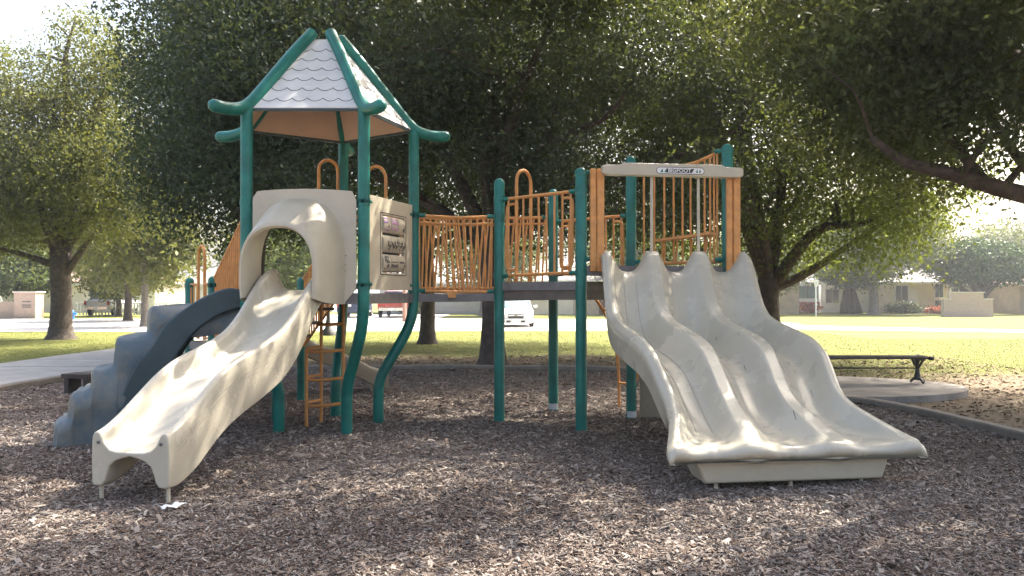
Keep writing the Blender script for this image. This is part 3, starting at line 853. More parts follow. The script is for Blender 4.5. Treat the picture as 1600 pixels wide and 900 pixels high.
# tower slide: a wavy trough with deep side walls
def sweep_slide(name, path, zc_rim, depth, wall, hw, mt, nseg_mark=True):
    """path: centre line points (x,y); zc_rim: rim height; depth: trough depth; wall: outer wall height; hw: half width"""
    rings = []
    n = len(path)
    for i, p in enumerate(path):
        t = (path[min(i + 1, n - 1)] - path[max(i - 1, 0)]).normalized(); s = V(-t.y, t.x, 0)
        zr, dp, wl, h = zc_rim[i], depth[i], wall[i], hw[i]
        half = [(h, -wl), (h + .004, -wl * .6), (h + .002, -.10), (h - .002, -.04), (h - .018, -.010), (h - .042, 0), (h - .066, -.012), (h - .085, -.05), (h - .105, -dp * .6), (h - .15, -dp * .88), (h - .21, -dp * .985), (0, -dp)]
        prof = half + [(-x, z) for x, z in reversed(half[:-1])]
        uh = [(h - .03, -wl - .016), (h - .085, -wl - .010), (h - .112, -wl + .03), (h - .125, -wl * .80), (h - .150, -lerp(dp, wl, .42)), (h - .20, -dp - .065), (h - .26, -dp - .045)]
        und = [(-x, z) for x, z in uh] + [(0, -dp - .03)] + list(reversed(uh))
        rings.append([V(p.x, p.y, zr) + s * x + V(0, 0, z) for x, z in prof + und])
    return rings
ns = 60
top_c = hp(HC - .03, 0, -.12); end_c = V(-2.90, 6.08, 0)
cl = spline([top_c, hp(HC - .07, 0, .30), V(-2.50, 7.9, 0), V(-2.68, 7.1, 0), V(-2.82, 6.5, 0), end_c], ns)
dist = [0]
for i in range(ns): dist.append(dist[-1] + (cl[i + 1] - cl[i]).length)
Y = [p.y for p in cl]
rim = [interp(-y, [-9.0, -8.75, -8.45, -8.2, -7.9, -7.55, -7.2, -6.9, -6.6, -6.35, -6.12, -6.0], [1.90, 1.885, 1.76, 1.54, 1.30, 1.165, 1.085, 1.00, .815, .645, .555, .535]) for y in Y]
k_ = np.ones(7) / 7
rim = list(np.convolve(np.pad(rim, 3, mode='edge'), k_, 'valid'))
dep = [interp(-y, [-9, -8.7, -8.2, -7.5, -6.6, -6.2, -6.05], [.235, .24, .21, .20, .20, .17, .15]) for y in Y]
wal = [interp(-y, [-9, -8.6, -8.2, -7.6, -7.0, -6.5, -6.2, -6.05], [.30, .34, .44, .47, .50, .50, .44, .39]) for y in Y]
hwd = [interp(-y, [-9, -8.6, -7.5, -6.05], [.33, .335, .33, .325]) for y in Y]
rings = sweep_slide('tower_slide', cl, rim, dep, wal, hwd, M['slide'])
# round the last ring over at the exit
tdir = (cl[-1] - cl[-2]).normalized()
c_ = sum(rings[-1], V(0, 0, 0)) / len(rings[-1])
mpt = len(rings[-1])
def shrink(ring, k, adv):
    out = []
    for j, p in enumerate(ring):
        q = ring[(mpt - 1 - j) % mpt] if False else p
        out.append(p + tdir * adv)
    return out
b_ = MB().loft(rings, True, True)
ts = b_.build('tower_slide', M['slide'], PS, True, 62)
bv = ts.modifiers.new('rounding', 'BEVEL'); bv.width = .012; bv.segments = 3; bv.limit_method = 'ANGLE'; bv.angle_limit = R_(60)
sd = V(-tdir.y, tdir.x, 0)
for s in (-1, 1):
    p = cl[-1] - tdir * .06 + sd * s * .285
    rod('slide_foot', z_at(p, -.03), z_at(p, .19), .017, M['beige'], ts)
    q = cl[-1] + sd * s * .265 + tdir * .004
    MB().tube([z_at(q, .475), z_at(q, .475) + tdir * .006], .013, 10).build('bolt', M['greyprint'], ts)
for dz in (0, .03):                                            # double moulded line along the outer wall
    pth = []
    for i in range(8, ns - 2):
        t = (cl[i + 1] - cl[i - 1]).normalized(); s = V(-t.y, t.x, 0)
        pth.append(V(cl[i].x, cl[i].y, rim[i] - .17 - dz - .03 * math.sin(i * .09)) + s * (hwd[i] + .002))
    rodm('moulded_line', pth, .003, M['mould'], ts, 6)

# rock climber on the left face of the tower
a, b = pent(252), pent(-36); fc = (a + b) / 2; od = V(math.sin(R_(-72)), -math.cos(R_(-72)), 0); od = od.normalized()
wd_ = V(-od.y, od.x, 0)                                        # towards the camera side
prof = [(.02, 1.56), (.30, 1.52), (.60, 1.49), (.92, 1.475), (.985, 1.43), (1.0, 1.30), (1.01, 1.20), (1.06, 1.165), (1.26, 1.15), (1.31, 1.10), (1.325, .96), (1.34, .86), (1.39, .825), (1.50, .815), (1.545, .77), (1.555, .68), (1.57, .615), (1.62, .59), (1.70, .58), (1.745, .53), (1.755, .42), (1.77, .335), (1.81, .31), (1.86, .30), (1.90, .25), (1.91, .1), (1.92, -.06)]
pr = spline([V(r, 0, z) for r, z in prof], 190)
nw = 26
hwid = .54
rk = MB(); rows = []
for i, p in enumerate(pr):
    row = []
    for j in range(nw + 1):
        s = -1 + 2 * j / nw
        edge = max(0, abs(s) - .84) / .16
        r, z = p.x, p.z
        wob = .06 * mnoise.noise(Vector((r * 1.6, s * 1.8, 3.1))) + .022 * mnoise.noise(Vector((r * 6, s * 6, z * 5)))
        stag = .06 * math.sin(s * 1.5 + 1.0) - .03
        rr = r + (wob + stag) * min(1, r / .8)
        zz = z + .03 * mnoise.noise(Vector((r * 5, s * 4, 9.2))) - .05 * edge ** 2
        wgrow = hwid * (1.0 + .12 * max(0, 1.0 - z))
        row.append(fc + od * (rr - .05 * edge ** 2) + wd_ * (s * wgrow) + V(0, 0, zz))
    rows.append(row)
full = []
for row in rows:
    l = row[0]; r = row[-1]
    ir = full.__len__() / len(rows)
    def skirt(p, sg):
        gr = max(0.0, min(1.0, (ir - .08) / .16)); zb = lerp(p.z - .3, -.06, gr)
        out_ = []
        for m in range(1, 9):
            z = lerp(p.z, min(zb, p.z - .001), m / 8)
            blg = .05 * math.sin(min(m / 8 * 5, 1) * math.pi / 2) + .07 * mnoise.noise(Vector((p.x * 3, z * 3.2, sg * 4.0)))
            out_.append(z_at(p + wd_ * sg * blg, z))
        return out_
    lo = list(reversed(skirt(l, -1))); hi = skirt(r, 1)
    full.append(lo + row + hi)
rk.loft(full, False, False)
rk_o = rk.build('rock_climber', M['rock'], PS, True, 70)
rk_o['label'] = 'blue grey moulded rock steps with tan patches'
tg = MB()
for s in (-1, 1):                                              # dark side walls with an arching hand rail
    upper = [(0.0, 1.64), (.10, 1.67), (.22, 1.67), (.42, 1.59), (.62, 1.46), (.82, 1.29), (.95, 1.07), (1.10, .87), (1.20, .66), (1.30, .35), (1.38, -.06)]
    lower = [(1.0, -.06), (.95, .2), (.88, .5), (.78, .8), (.66, 1.02), (.5, 1.22), (.3, 1.37), (.12, 1.44), (0, 1.45)]
    up = spline([V(r, 0, z) for r, z in upper], 40); lw = spline([V(r, 0, z) for r, z in lower], 30)
    poly = [fc + od * q.x + wd_ * (s * (hwid + .03)) + V(0, 0, q.z) for q in up + lw]
    sw = MB().prism(poly, wd_ * (s * .07)).build('climber_side', M['rock_dark'], rk_o, True, 40)
    bv = sw.modifiers.new('rounding', 'BEVEL'); bv.width = .02; bv.segments = 3; bv.limit_method = 'ANGLE'; bv.angle_limit = R_(60)

# triple wave slide
hd = (P5 - P2).normalized(); sn = V(hd.y, -hd.x, 0)            # along the lip / down the slide
sc0 = (P2 + P5) / 2 + sn * .10 + hd * .13
SL = 2.84
def smooth01(x): x = min(max(x, 0), 1); return x * x * (3 - 2 * x)
q_d = [0, .10, .20, .32, .45, .62, .85, 1.15, 1.45, 1.70, 1.92, 2.12, 2.32, 2.52, 2.70, 2.84]
q_z = [2.11, 2.11, 2.03, 1.82, 1.575, 1.40, 1.315, 1.25, 1.18, 1.08, .93, .775, .655, .56, .47, .415]
q_p = [.235, .25, .26, .265, .27, .27, .26, .25, .25, .25, .24, .225, .20, .15, .08, .03]
NT, NS = 110, 121
zc = [interp(SL * i / NT, q_d, q_z) for i in range(NT + 1)]
zc = list(np.convolve(np.pad(zc, 3, mode='edge'), k_, 'valid'))
pc = [interp(SL * i / NT, q_d, q_p) for i in range(NT + 1)]
pc = list(np.convolve(np.pad(pc, 3, mode='edge'), k_, 'valid'))
def crest(s):                                                  # 1 on the four dividing crests, 0 in the lanes
    ph = (s * .5 + .5) * 3
    c = abs(math.cos(math.pi * ph))
    return min(1.0, c * 1.06) ** 3.4
W_H = [interp(SL * i / NT, [0, .45, 1.0, 1.6, 2.25, 2.6, 2.84], [.845, .88, .905, .90, .80, .93, 1.085]) for i in range(NT + 1)]
W_C = [interp(SL * i / NT, [0, .45, 1.0, 1.6, 2.25, 2.6, 2.84], [.075, .025, .06, .115, .05, .075, .08]) for i in range(NT + 1)]
k15 = np.ones(15) / 15
W_H = list(np.convolve(np.pad(W_H, 7, mode='edge'), k15, 'valid')); W_C = list(np.convolve(np.pad(W_C, 7, mode='edge'), k15, 'valid'))
trip = []
for i in range(NT + 1):
    d = SL * i / NT
    fl = smooth01((d - 2.25) / .6)
    hw = W_H[i]; drift = W_C[i]
    row = []
    for j in range(NS + 1):
        s = -1.0 + 2.0 * j / NS
        cr = crest(s)
        z = zc[i] - pc[i] * (1 - cr)
        # the wave of the beds runs a little ahead of the crests
        if abs(s) > .985: z -= .03 * ((abs(s) - .985) / .015)
        dd = d + .05 * fl * math.cos(s * 3 * math.pi) * -1
        row.append(sc0 + sn * dd + hd * (s * hw + drift) + V(0, 0, z))
    # outer walls roll over and hang down
    def side(sg):
        p = row[0] if sg < 0 else row[-1]
        wl = lerp(.30, .10, smooth01((d - 2.0) / .8))
        o = hd * sg
        return [p + o * .022 + V(0, 0, -.012), p + o * .034 + V(0, 0, -.045), p + o * .03 + V(0, 0, -.09), p + o * .012 + V(0, 0, -wl), p + o * -.02 + V(0, 0, -wl - .004)]
    L_ = list(reversed(side(-1))); R2 = side(1)
    bot = [V(p.x, p.y, zc[i] - pc[i] - .05 - .0) for p in row[::-10]]
    trip.append(L_ + row + R2 + bot)
# lip: round the front over and under
e_ = trip[-1]; nrow = len(L_) + len(row) + len(R2)
for adv, dz, kk in ((.04, -.010, 1), (.07, -.035, 1), (.08, -.065, 1), (.07, -.10, 1), (.03, -.125, 1)):
    ring = []
    for jx, p in enumerate(e_):
        s_rel = (jx - len(L_)) / len(row) * 2 - 1
        sc_ = .030 * (1 - abs(math.cos(1.5 * math.pi * (s_rel * .5 + .5) * 2)) ** .5) if jx < nrow else 0
        if jx < nrow: ring.append(V(p.x, p.y, max(p.z + dz, .275)) + sn * (adv + sc_ * adv * 12))
        else: ring.append(V(p.x, p.y, .262) + sn * adv * .5)
    trip.append(ring)
b_ = MB().loft(trip, True, True)
tsl = b_.build('triple_slide', M['slide'], PS, True, 75)
tsl['label'] = 'wide pale beige slide with three wavy lanes'
fc_ = sc0 + sn * (SL + .0) + hd * .07
bx0 = [fc_ + hd * x + sn * y + V(0, 0, .33) for x, y in ((-.84, .03), (.84, .03), (.84, -.40), (-.84, -.40))]
bx1 = [fc_ + hd * x + sn * y + V(0, 0, .085) for x, y in ((-.74, -.02), (.80, -.02), (.78, -.36), (-.72, -.36))]
bo = MB().loft([bx1, bx0], True, True).build('slide_base', M['beige'], tsl, True, 30)
bv = bo.modifiers.new('rounding', 'BEVEL'); bv.width = .02; bv.segments = 3
for x in (-.62, 0.02, .64):
    p = fc_ + hd * x - sn * .08
    rod('slide_foot', z_at(p, -.03), z_at(p, .10), .017, M['beige'], tsl)
for s in (-.78, -.58):                                         # moulded lines in the left lane
    pass
def bed_line(sv_, i0, i1):
    pth = []
    for i in range(i0, i1):
        r = trip[i]; j = len(L_) + int((sv_ * .5 + .5) * NS)
        pth.append(r[j] + V(0, 0, .0015))
    rodm('moulded_line', pth, .003, M['mould'], tsl, 6)
bed_line(-.74, 8, 96); bed_line(-.58, 8, 96); bed_line(-.87, 6, 40)
sc_b = MB(); r2 = random.Random(5)                             # scuffs left by shoes
for k in range(16):
    i = r2.randint(35, 98); j = r2.randint(len(L_) + 45, len(L_) + 112)
    p0 = trip[i][j] + V(0, 0, .003); p1 = trip[i + r2.randint(1, 3)][min(j + r2.randint(-2, 2), len(L_) + NS)] + V(0, 0, .003)
    d = (p1 - p0); s = d.cross(V(0, 0, 1)).normalized() * r2.uniform(.002, .006)
    sc_b.add([p0 - s, p0 + s, p1 + s * .4, p1 - s * .4], [(0, 1, 2, 3)])
sc_b.build('scuff_marks', M['greyprint'], tsl)

# entry frame of the triple slide: orange side panels, cross bar, two poles
for p, s in ((P2, 1), (P5, -1)):
    c0 = p + (hd * .13 + sn * .02 if s == 1 else hd * .0 + sn * .075)
    o_ = None
    for k, (dx, w0) in enumerate(((0, .07), (.085, .085))):
        cc = c0 + hd * dx + sn * (.012 * k) if s == 1 else c0 + hd * (dx - .02) + sn * (.012 * k)
        oo = MB().prism([z_at(cc - hd * w0 / 2, 1.87), z_at(cc + hd * w0 / 2, 1.87), z_at(cc + hd * w0 / 2, 3.06), z_at(cc - hd * w0 / 2, 3.06)], sn * .05).build('entry_panel' if k == 0 else 'panel_rib', M['orange'], PS if k == 0 else o_)
        bv = oo.modifiers.new('rounding', 'BEVEL'); bv.width = .012; bv.segments = 2
        if k == 0: o_ = oo
    clamp(p, hd * s, 3.02); clamp(p, hd * s, 2.02)
cb0 = P2 + hd * .20 + sn * .13; cb1 = P5 + hd * .11 + sn * .13
cx = (cb1 - cb0).length
prof = [(0, 2.985), (.06, 2.965), (cx - .06, 2.965), (cx, 2.985), (cx, 3.075), (cx - .05, 3.085), (cx - .22, 3.088), (cx - .26, 3.112), (.26, 3.112), (.2, 3.088), (.05, 3.085), (0, 3.075)]
cb = MB().prism([cb0 + hd * s + V(0, 0, z) for s, z in prof], sn * .085).build('cross_bar', M['beige'], PS)
bv = cb.modifiers.new('rounding', 'BEVEL'); bv.width = .014; bv.segments = 3; bv.limit_method = 'ANGLE'; bv.angle_limit = R_(30)
for f, xx in ((.335, 0), (.655, 0)):
    j = len(L_) + int(NS * (1 / 3 if f < .5 else 2 / 3))
    q = trip[2][j]
    rod('divider_pole', z_at(q, q.z - .06), z_at(q, 2.99), .017, M['beige'], PS)
# name plate: rounded plate, dark border, lettering, two little pine trees
pc_ = cb0 + hd * (cx * .545) + V(0, 0, 3.03) + sn * .0875
def plate(hw_, hh, lift, mt, parent):
    pts_ = []
    for a_ in np.linspace(-90, 90, 12): pts_.append(pc_ + hd * (hw_ - hh + hh * math.cos(R_(a_))) + V(0, 0, hh * math.sin(R_(a_))) + sn * lift)
    for a_ in np.linspace(90, 270, 12): pts_.append(pc_ + hd * (-(hw_ - hh) + hh * math.cos(R_(a_))) + V(0, 0, hh * math.sin(R_(a_))) + sn * lift)
    return MB().prism(pts_, sn * .0025).build('name_plate' if parent is cb else 'plate_face', mt, parent)
npl = plate(.287, .040, 0, M['black'], cb)
plate(.281, .034, .0012, M['white'], npl)
def flat_poly(poly, mt, name, lift=.005):
    b2 = MB()
    for q in poly: b2.prism([pc_ + hd * x + V(0, 0, z) + sn * lift for x, z in q], sn * .001)
    return b2.build(name, mt, npl)
flat_poly([[(-.167, -.024), (.135, -.024), (.165, .024), (-.167, .024)]], M['black'], 'plate_banner')
flat_poly([[(-.24 + .045 * k, -.022), (-.195 + .045 * k - .012, -.022), (-.215 + .045 * k, .024 - .006 * k)] for k in range(2)] + [[(.185 + .035 * k, -.02), (.21 + .035 * k, -.02), (.20 + .035 * k, .024)] for k in range(2)], M['green'], 'pine_mark')
cu = bpy.data.curves.new('lettering', 'FONT'); cu.body = 'BIGFOOT'; cu.size = .058; cu.align_x = 'CENTER'; cu.align_y = 'CENTER'; cu.extrude = .0006; cu.offset = .0012
tob = bpy.data.objects.new('lettering_tmp', cu); col.objects.link(tob)
bpy.context.view_layer.update()
tme = bpy.data.meshes.new_from_object(tob.evaluated_get(bpy.context.evaluated_depsgraph_get()))
bpy.data.objects.remove(tob)
tme.materials.clear(); tme.materials.append(M['white'])
tx = bpy.data.objects.new('lettering', tme); col.objects.link(tx); tx.parent = npl
tx.matrix_local = Matrix.Translation(pc_ + sn * .0072 - hd * .012 - V(0, 0, .0) - origin(npl)) @ Matrix((hd, V(0, 0, 1), sn)).transposed().to_4x4() @ Matrix.Diagonal((1.12, 1, 1, 1))

# loop ladder under the tower
r1, r2_, r3 = V(-2.47, 9.62, 0), V(-2.36, 9.90, 0), V(-2.06, 9.78, 0)
lad = rodm('ladder', [z_at(r1, -.05), z_at(r1, .95)], .021, M['orange'], PS)
rodm('ladder_rail', [z_at(r2_, -.05), z_at(r2_, 1.56)], .021, M['orange'], lad)
rodm('ladder_rail', [z_at(r3, .48), z_at(r3, 1.58)], .021, M['orange'], lad)
for z in (.27, .58, .92, 1.24):
    f0 = r1 if z < 1.1 else lerp(r2_, r1, .25)
    rodm('rung', spline([z_at(f0, z), z_at(lerp(f0, r3, .5) + V(0, -.07, 0), z), z_at(r3 + V(.0, 0, 0), z + .01)], 10), .02, M['orange'], lad)
    if z < 1.1: rodm('rung', [z_at(r1, z + .035), z_at(r2_, z + .035)], .018, M['orange'], lad)

# arched climber on the back of the square deck
for k, off in enumerate((-.08, .36)):
    s0 = lerp(P3, P4, .5) + u_ * off + v_ * .02
    pth = spline([z_at(s0, 1.62), z_at(s0 + v_ * .14, 1.60), z_at(s0 + v_ * .42, 1.40), z_at(s0 + v_ * .66, 1.12), z_at(s0 + v_ * .80, .80), z_at(s0 + v_ * .86, .45), z_at(s0 + v_ * .88, -.05)], 24)
    if k == 0: ac = rodm('arch_climber', pth, .021, M['orange'], PS); pa = pth
    else:
        rodm('climber_rail', pth, .021, M['orange'], ac)
        for i in (4, 8, 12, 15): rod('rung', pa[i], pth[i], .017, M['orange'], ac)
    q = s0 + v_ * .85
    if k == 0: rodm('hand_loop', spline([z_at(q, .72), z_at(q + u_ * .22, .71), z_at(q + u_ * .30, .62), z_at(q + u_ * .30, .45), z_at(q + u_ * .22, .36), z_at(q, .36)], 20), .017, M['orange'], ac)
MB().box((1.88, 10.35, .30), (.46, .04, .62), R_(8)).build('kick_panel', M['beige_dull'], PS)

# small slide at the back of the low deck
cl2 = spline([V(-3.62, 12.55, 0), V(-3.25, 12.72, 0), V(-2.75, 12.95, 0), V(-2.35, 13.12, 0), V(-2.1, 13.22, 0)], 24)
rim2 = [interp(i / 24, [0, .12, .5, .75, .9, 1], [1.05, 1.02, .66, .44, .38, .36]) for i in range(25)]
rg = sweep_slide('low_slide', cl2, rim2, [.16] * 25, [.27] * 25, [.30] * 25, M['beige'])
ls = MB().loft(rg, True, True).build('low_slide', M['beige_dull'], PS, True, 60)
rod('slide_foot', (-2.3, 13.1, -.03), (-2.3, 13.1, .16), .02, M['beige'], ls)

# ------------------------------------------------------------------ bench, paper, timber by the kerb
def bench():
    t = thing('park_bench', 'dark backless bench with cast iron legs on the concrete pad beside the lawn', 'bench', (5.9, 13.55, .115))
    x0, x1, y, z = 4.55, 6.98, 13.55, .115
    for k in range(4):
        MB().box(((x0 + x1) / 2, y - .165 + .11 * k, z + .445 - (.012 if k in (0, 3) else 0)), (x1 - x0, .098, .035)).build('slat', M['wood_dark'], t)
    for x in (x0 + .2, x1 - .12):
        b_ = MB()
        b_.tube(spline([V(x, y, z + .40), V(x, y, z + .30), V(x, y, z + .18), V(x, y, z + .05)], 10), [.05, .045, .034, .03, .028, .03, .034, .04, .048, .055, .06], 10)
        for q in (-1, 1):
            b_.tube(spline([V(x, y, z + .09), V(x, y + q * .10, z + .075), V(x, y + q * .20, z + .02)], 8), .022, 8)
            b_.tube(spline([V(x, y, z + .09), V(x + q * .07, y, z + .06), V(x + q * .12, y, z + .02)], 8), .020, 8)
            b_.tube(spline([V(x, y, z + .24), V(x, y + q * .09, z + .31), V(x, y + q * .19, z + .40)], 8), .02, 8)
        b_.box((x, y, z + .405), (.05, .44, .035))
        b_.build('leg', M['iron'], t, True, 40)
    for x in (x0, x1):
        for yy in (y - .22, y + .22):
            b_ = MB().tube([V(x - .03, yy, z + .43), V(x + .03, yy, z + .43)], .035, 10); b_.build('scroll_end', M['iron'], t, True, 40)
    MB().tube([V(x0 + .2, y, z + .25), V(x1 - .12, y, z + .25)], .012, 8).build('tie_rod', M['iron'], t, True, 40)
bench()
tb = MB().box((-6.95, 12.95, .30), (.50, .34, .07), R_(-12)); tb.box((-6.78, 12.92, .14), (.08, .28, .28), R_(-12)); tb.box((-7.12, 12.98, .14), (.08, .28, .28), R_(-12))
tag(tb.build('timber_seat', M['wood_dark']), 'low dark timber seat behind the rock climber', 'seat')
pw = MB(); r3_ = random.Random(2); gx, gy = G(263, 803)
n_ = 6
for j in range(n_ + 1):
    for i in range(n_ + 1):
        pw.v.append((gx - .05 + i * .1 / n_ + j * .012, gy - .05 + j * .11 / n_, .05 + r3_.uniform(0, .028)))
for j in range(n_):
    for i in range(n_): pw.f.append((j * 7 + i, j * 7 + i + 1, j * 7 + i + 8, j * 7 + i + 7))
po = pw.build('paper_scrap', M['paper']); po.modifiers.new('thickness', 'SOLIDIFY').thickness = .001
tag(po, 'crumpled white paper scrap on the wood chips below the narrow slide', 'litter')

# ------------------------------------------------------------------ trees
def leaf_mesh(name, centres, per, sig, size, mt, seed, droop=.0, aspect=.5):
    r = np.random.default_rng(seed)
    n = len(centres) * per
    c = np.repeat(centres, per, axis=0)
    off = r.normal(0, 1, (n, 3)) * np.array([sig, sig, sig * .6])
    p = c + off
    p[:, 2] -= droop * np.linalg.norm(off[:, :2], axis=1)
    # leaf axes
    d = r.normal(0, 1, (n, 3)); d[:, 2] -= .35; d /= np.linalg.norm(d, axis=1)[:, None]
    nr = r.normal(0, 1, (n, 3)) + np.array([0, 0, .9]); s = np.cross(d, nr); s /= np.linalg.norm(s, axis=1)[:, None] + 1e-9
    L = (size * r.uniform(.65, 1.35, n))[:, None]; W = L * aspect
    up = np.cross(s, d)
    v0 = p - d * L * .5; v2 = p + d * L * .5
    v1 = p + s * W * .5 - d * L * .08 + up * L * .10; v3 = p - s * W * .5 - d * L * .08 + up * L * .10
    co = np.stack([v0, v1, v2, v3], 1).reshape(-1, 3).astype(np.float32)
    me = bpy.data.meshes.new(name)
    me.vertices.add(n * 4); me.vertices.foreach_set('co', co.ravel())
    me.loops.add(n * 4); me.loops.foreach_set('vertex_index', np.arange(n * 4, dtype=np.int32))
    me.polygons.add(n); me.polygons.foreach_set('loop_start', np.arange(0, n * 4, 4, dtype=np.int32))
    me.materials.append(mt); me.update(calc_edges=True)
    return me

def crown_centres(ells, n, seed, thr=-.1, nscale=.55, shell=.45, zmin=None, cut=None):
    r = np.random.default_rng(seed)
    vol = np.array([e[3] * e[4] * e[5] for e in ells]); pr_ = vol / vol.sum()
    out = []
    tries = 0
    while len(out) < n and tries < n * 30:
        tries += 1
        e = ells[r.choice(len(ells), p=pr_)]
        d = r.normal(0, 1, 3); d /= np.linalg.norm(d)
        k = r.random() ** shell * (1 + .10 * mnoise.noise(Vector(d * 3.0 + seed)))
        p = np.array(e[:3]) + d * k * np.array(e[3:6])
        if zmin is not None and p[2] < zmin + .5 * mnoise.noise(Vector((p[0] * .6, p[1] * .6, seed))): continue
        if cut is not None and cut(p): continue
        if mnoise.noise(Vector(p * nscale) + Vector((seed * 7.1, 0, 0))) < thr + r.normal(0, .08): continue
        out.append(p)
    return np.array(out)

def tree(name, label, base, tr, fork, ells, nclu, per, size, lmat, bmat, seed, sig=.34, limbs=9, thr=-.12, subs=70, lean=(0, 0), group=None,
         nscale=.55, zmin=None, extra_limbs=(), droop=.25, stems=1, aspect=.5, cut=None, shell=.45, upper=None):
    rr = random.Random(seed)
    t = thing(name, label, 'tree', (base[0], base[1], 0), group)
    cc = crown_centres(ells, nclu, seed, thr, nscale, shell, zmin, cut)
    me = leaf_mesh('crown', cc, int(per * (1.35 if nclu > 1500 else 1)), sig, size * (.84 if nclu > 1500 else 1), lmat, seed, droop, aspect)
    o_ = t.location
    crown = bpy.data.objects.new('crown', me); col.objects.link(crown); crown.parent = t; crown.location = (-o_.x, -o_.y, -o_.z)
    if upper:                                                  # large leaves added out of view to thicken the cast shade
        hi_ = cc[cc[:, 2] > upper[0]]
        uc = bpy.data.objects.new('upper_crown', leaf_mesh('upper_crown', hi_, upper[1], sig * 1.05, upper[2], lmat, seed + 5, droop, .6)); col.objects.link(uc); uc.parent = t; uc.location = crown.location
    b_ = MB()
    B = V(base[0], base[1], 0); Fk = V(base[0] + lean[0], base[1] + lean[1], fork)
    ends = []
    if stems == 1:
        tp = [B - V(0, 0, .2), B + V(0, 0, .0), B + V(0, 0, .18), B + V(0, 0, .5), lerp(B, Fk, .4) + V(.02, .01, 0), lerp(B, Fk, .75) - V(.03, 0, 0), Fk]
        b_.tube(tp, [tr * 1.9, tr * 1.55, tr * 1.22, tr * 1.05, tr * .97, tr * .95, tr * 1.02], 14)
        starts = [Fk - V(0, 0, .25)] * limbs
        r0 = tr * .62
    else:
        starts = []
        for k in range(limbs):
            a = 2 * math.pi * k / limbs; starts.append(B + V(math.cos(a), math.sin(a), 0) * tr - V(0, 0, .1))
        r0 = tr * .42
    pl = cc[np.random.default_rng(seed + 1).permutation(len(cc))]
    paths = []
    for k in range(limbs):
        # pick a far-apart target
        tgt = Vector(pl[k * 7 % len(pl)])
        best = None
        for q in range(14):
            cnd = Vector(pl[(k * 14 + q) % len(pl)])
            ang = math.atan2(cnd.y - Fk.y, cnd.x - Fk.x); want = 2 * math.pi * k / limbs - math.pi
            dd = abs((ang - want + math.pi) % (2 * math.pi) - math.pi)
            if best is None or dd < best[0]: best = (dd, cnd)
        tgt = best[1]
        s = starts[k]
        m1 = lerp(s, tgt, .35) + V(rr.uniform(-.3, .3), rr.uniform(-.3, .3), (tgt.z - s.z) * .18 + rr.uniform(0, .4))
        m2 = lerp(s, tgt, .7) + V(rr.uniform(-.4, .4), rr.uniform(-.4, .4), (tgt.z - s.z) * .10)
        pa = spline([s, m1, m2, tgt], 12)
        rads = [max(r0 * (1 - i / 12) ** .8, .02) * (.9 + .2 * rr.random()) for i in range(13)]
        b_.tube(pa, rads, 8); paths.append((pa, rads))
    for lp, lr in extra_limbs:
        pa = spline([V(*p) for p in lp], 16)
        rads = [lr * (1 - .75 * i / 16) for i in range(17)]
        b_.tube(pa, rads, 10); paths.append((pa, rads))
    allp = [(p, r) for pa, ra in paths for p, r in zip(pa[3:], ra[3:])]
    ap = np.array([p[:] for p, _ in allp])
    for k in range(subs):
        tgt = pl[(k * 13 + 5) % len(pl)]
        i = int(np.argmin(((ap - tgt) ** 2).sum(1) + (ap[:, 2] > tgt[2] + .3) * 1.5))
        s, r_s = allp[i]; tg = Vector(tgt)
        mid = lerp(s, tg, .5) + V(rr.uniform(-.25, .25), rr.uniform(-.25, .25), rr.uniform(.0, .35))
        pa = spline([s, mid, tg], 6)
        b_.tube(pa, [max(min(r_s * .6, .06) * (1 - i_ / 7), .007) for i_ in range(7)], 5, cap=False)
    b_.build('trunk', bmat, t, True, 180)
    return t, me

# great shade tree that stands right of the play area; its limb and drooping leaves fill the upper right
def cut_d(p):       # keep the crown clear of the structure and of the view between the posts
    x, y, z = p
    if x < 2.6 and z < 5.9 + .25 * (2.6 - x): return True
    if z < 3.4 + .10 * max(0, 5.6 - x): return True
    px_ = 800 + FPX * x / max(y, .5); py_ = HOR - FPX * (z - CAMZ) / max(y, .5)
    return y < 8.2 and z < 6.4
tree('shade_tree', 'large shade tree with a thick low limb reaching over the triple slide', (9.3, 11.6), .42, 2.6,
     [(7.2, 11.4, 6.6, 5.6, 5.2, 3.3), (1.6, 10.6, 8.9, 6.6, 6.4, 2.6), (10.6, 10.5, 7.4, 5.2, 6.5, 3.4), (6.0, 6.2, 9.0, 5.6, 4.0, 2.6), (10.6, 15.2, 7.6, 4.2, 3.8, 2.8), (5.6, 11.8, 5.1, 4.0, 2.6, 1.7), (6.6, 12.5, 4.8, 3.6, 2.2, 1.5), (4.4, 12.2, 5.2, 2.8, 2.2, 1.5), (7.6, 11.2, 4.6, 2.6, 2.4, 1.3)],
     6400, 34, .112, M['leaf_b'], M['bark'], 11, sig=.29, limbs=9, subs=220, thr=.13, nscale=.42, cut=cut_d, droop=.45, upper=(7.0, 14, .20),
     extra_limbs=[([(9.3, 11.6, 2.5), (8.2, 11.4, 2.85), (7.0, 11.1, 3.02), (6.0, 11.0, 3.28), (5.4, 10.95, 3.42), (4.9, 10.9, 3.75)], .18),
                  ([(6.6, 11.1, 3.12), (6.3, 11.2, 3.6), (5.9, 11.3, 4.3), (5.6, 11.5, 5.2)], .09),
                  ([(7.6, 11.2, 2.95), (7.2, 11.6, 3.8), (7.0, 12.2, 4.9)], .1)])

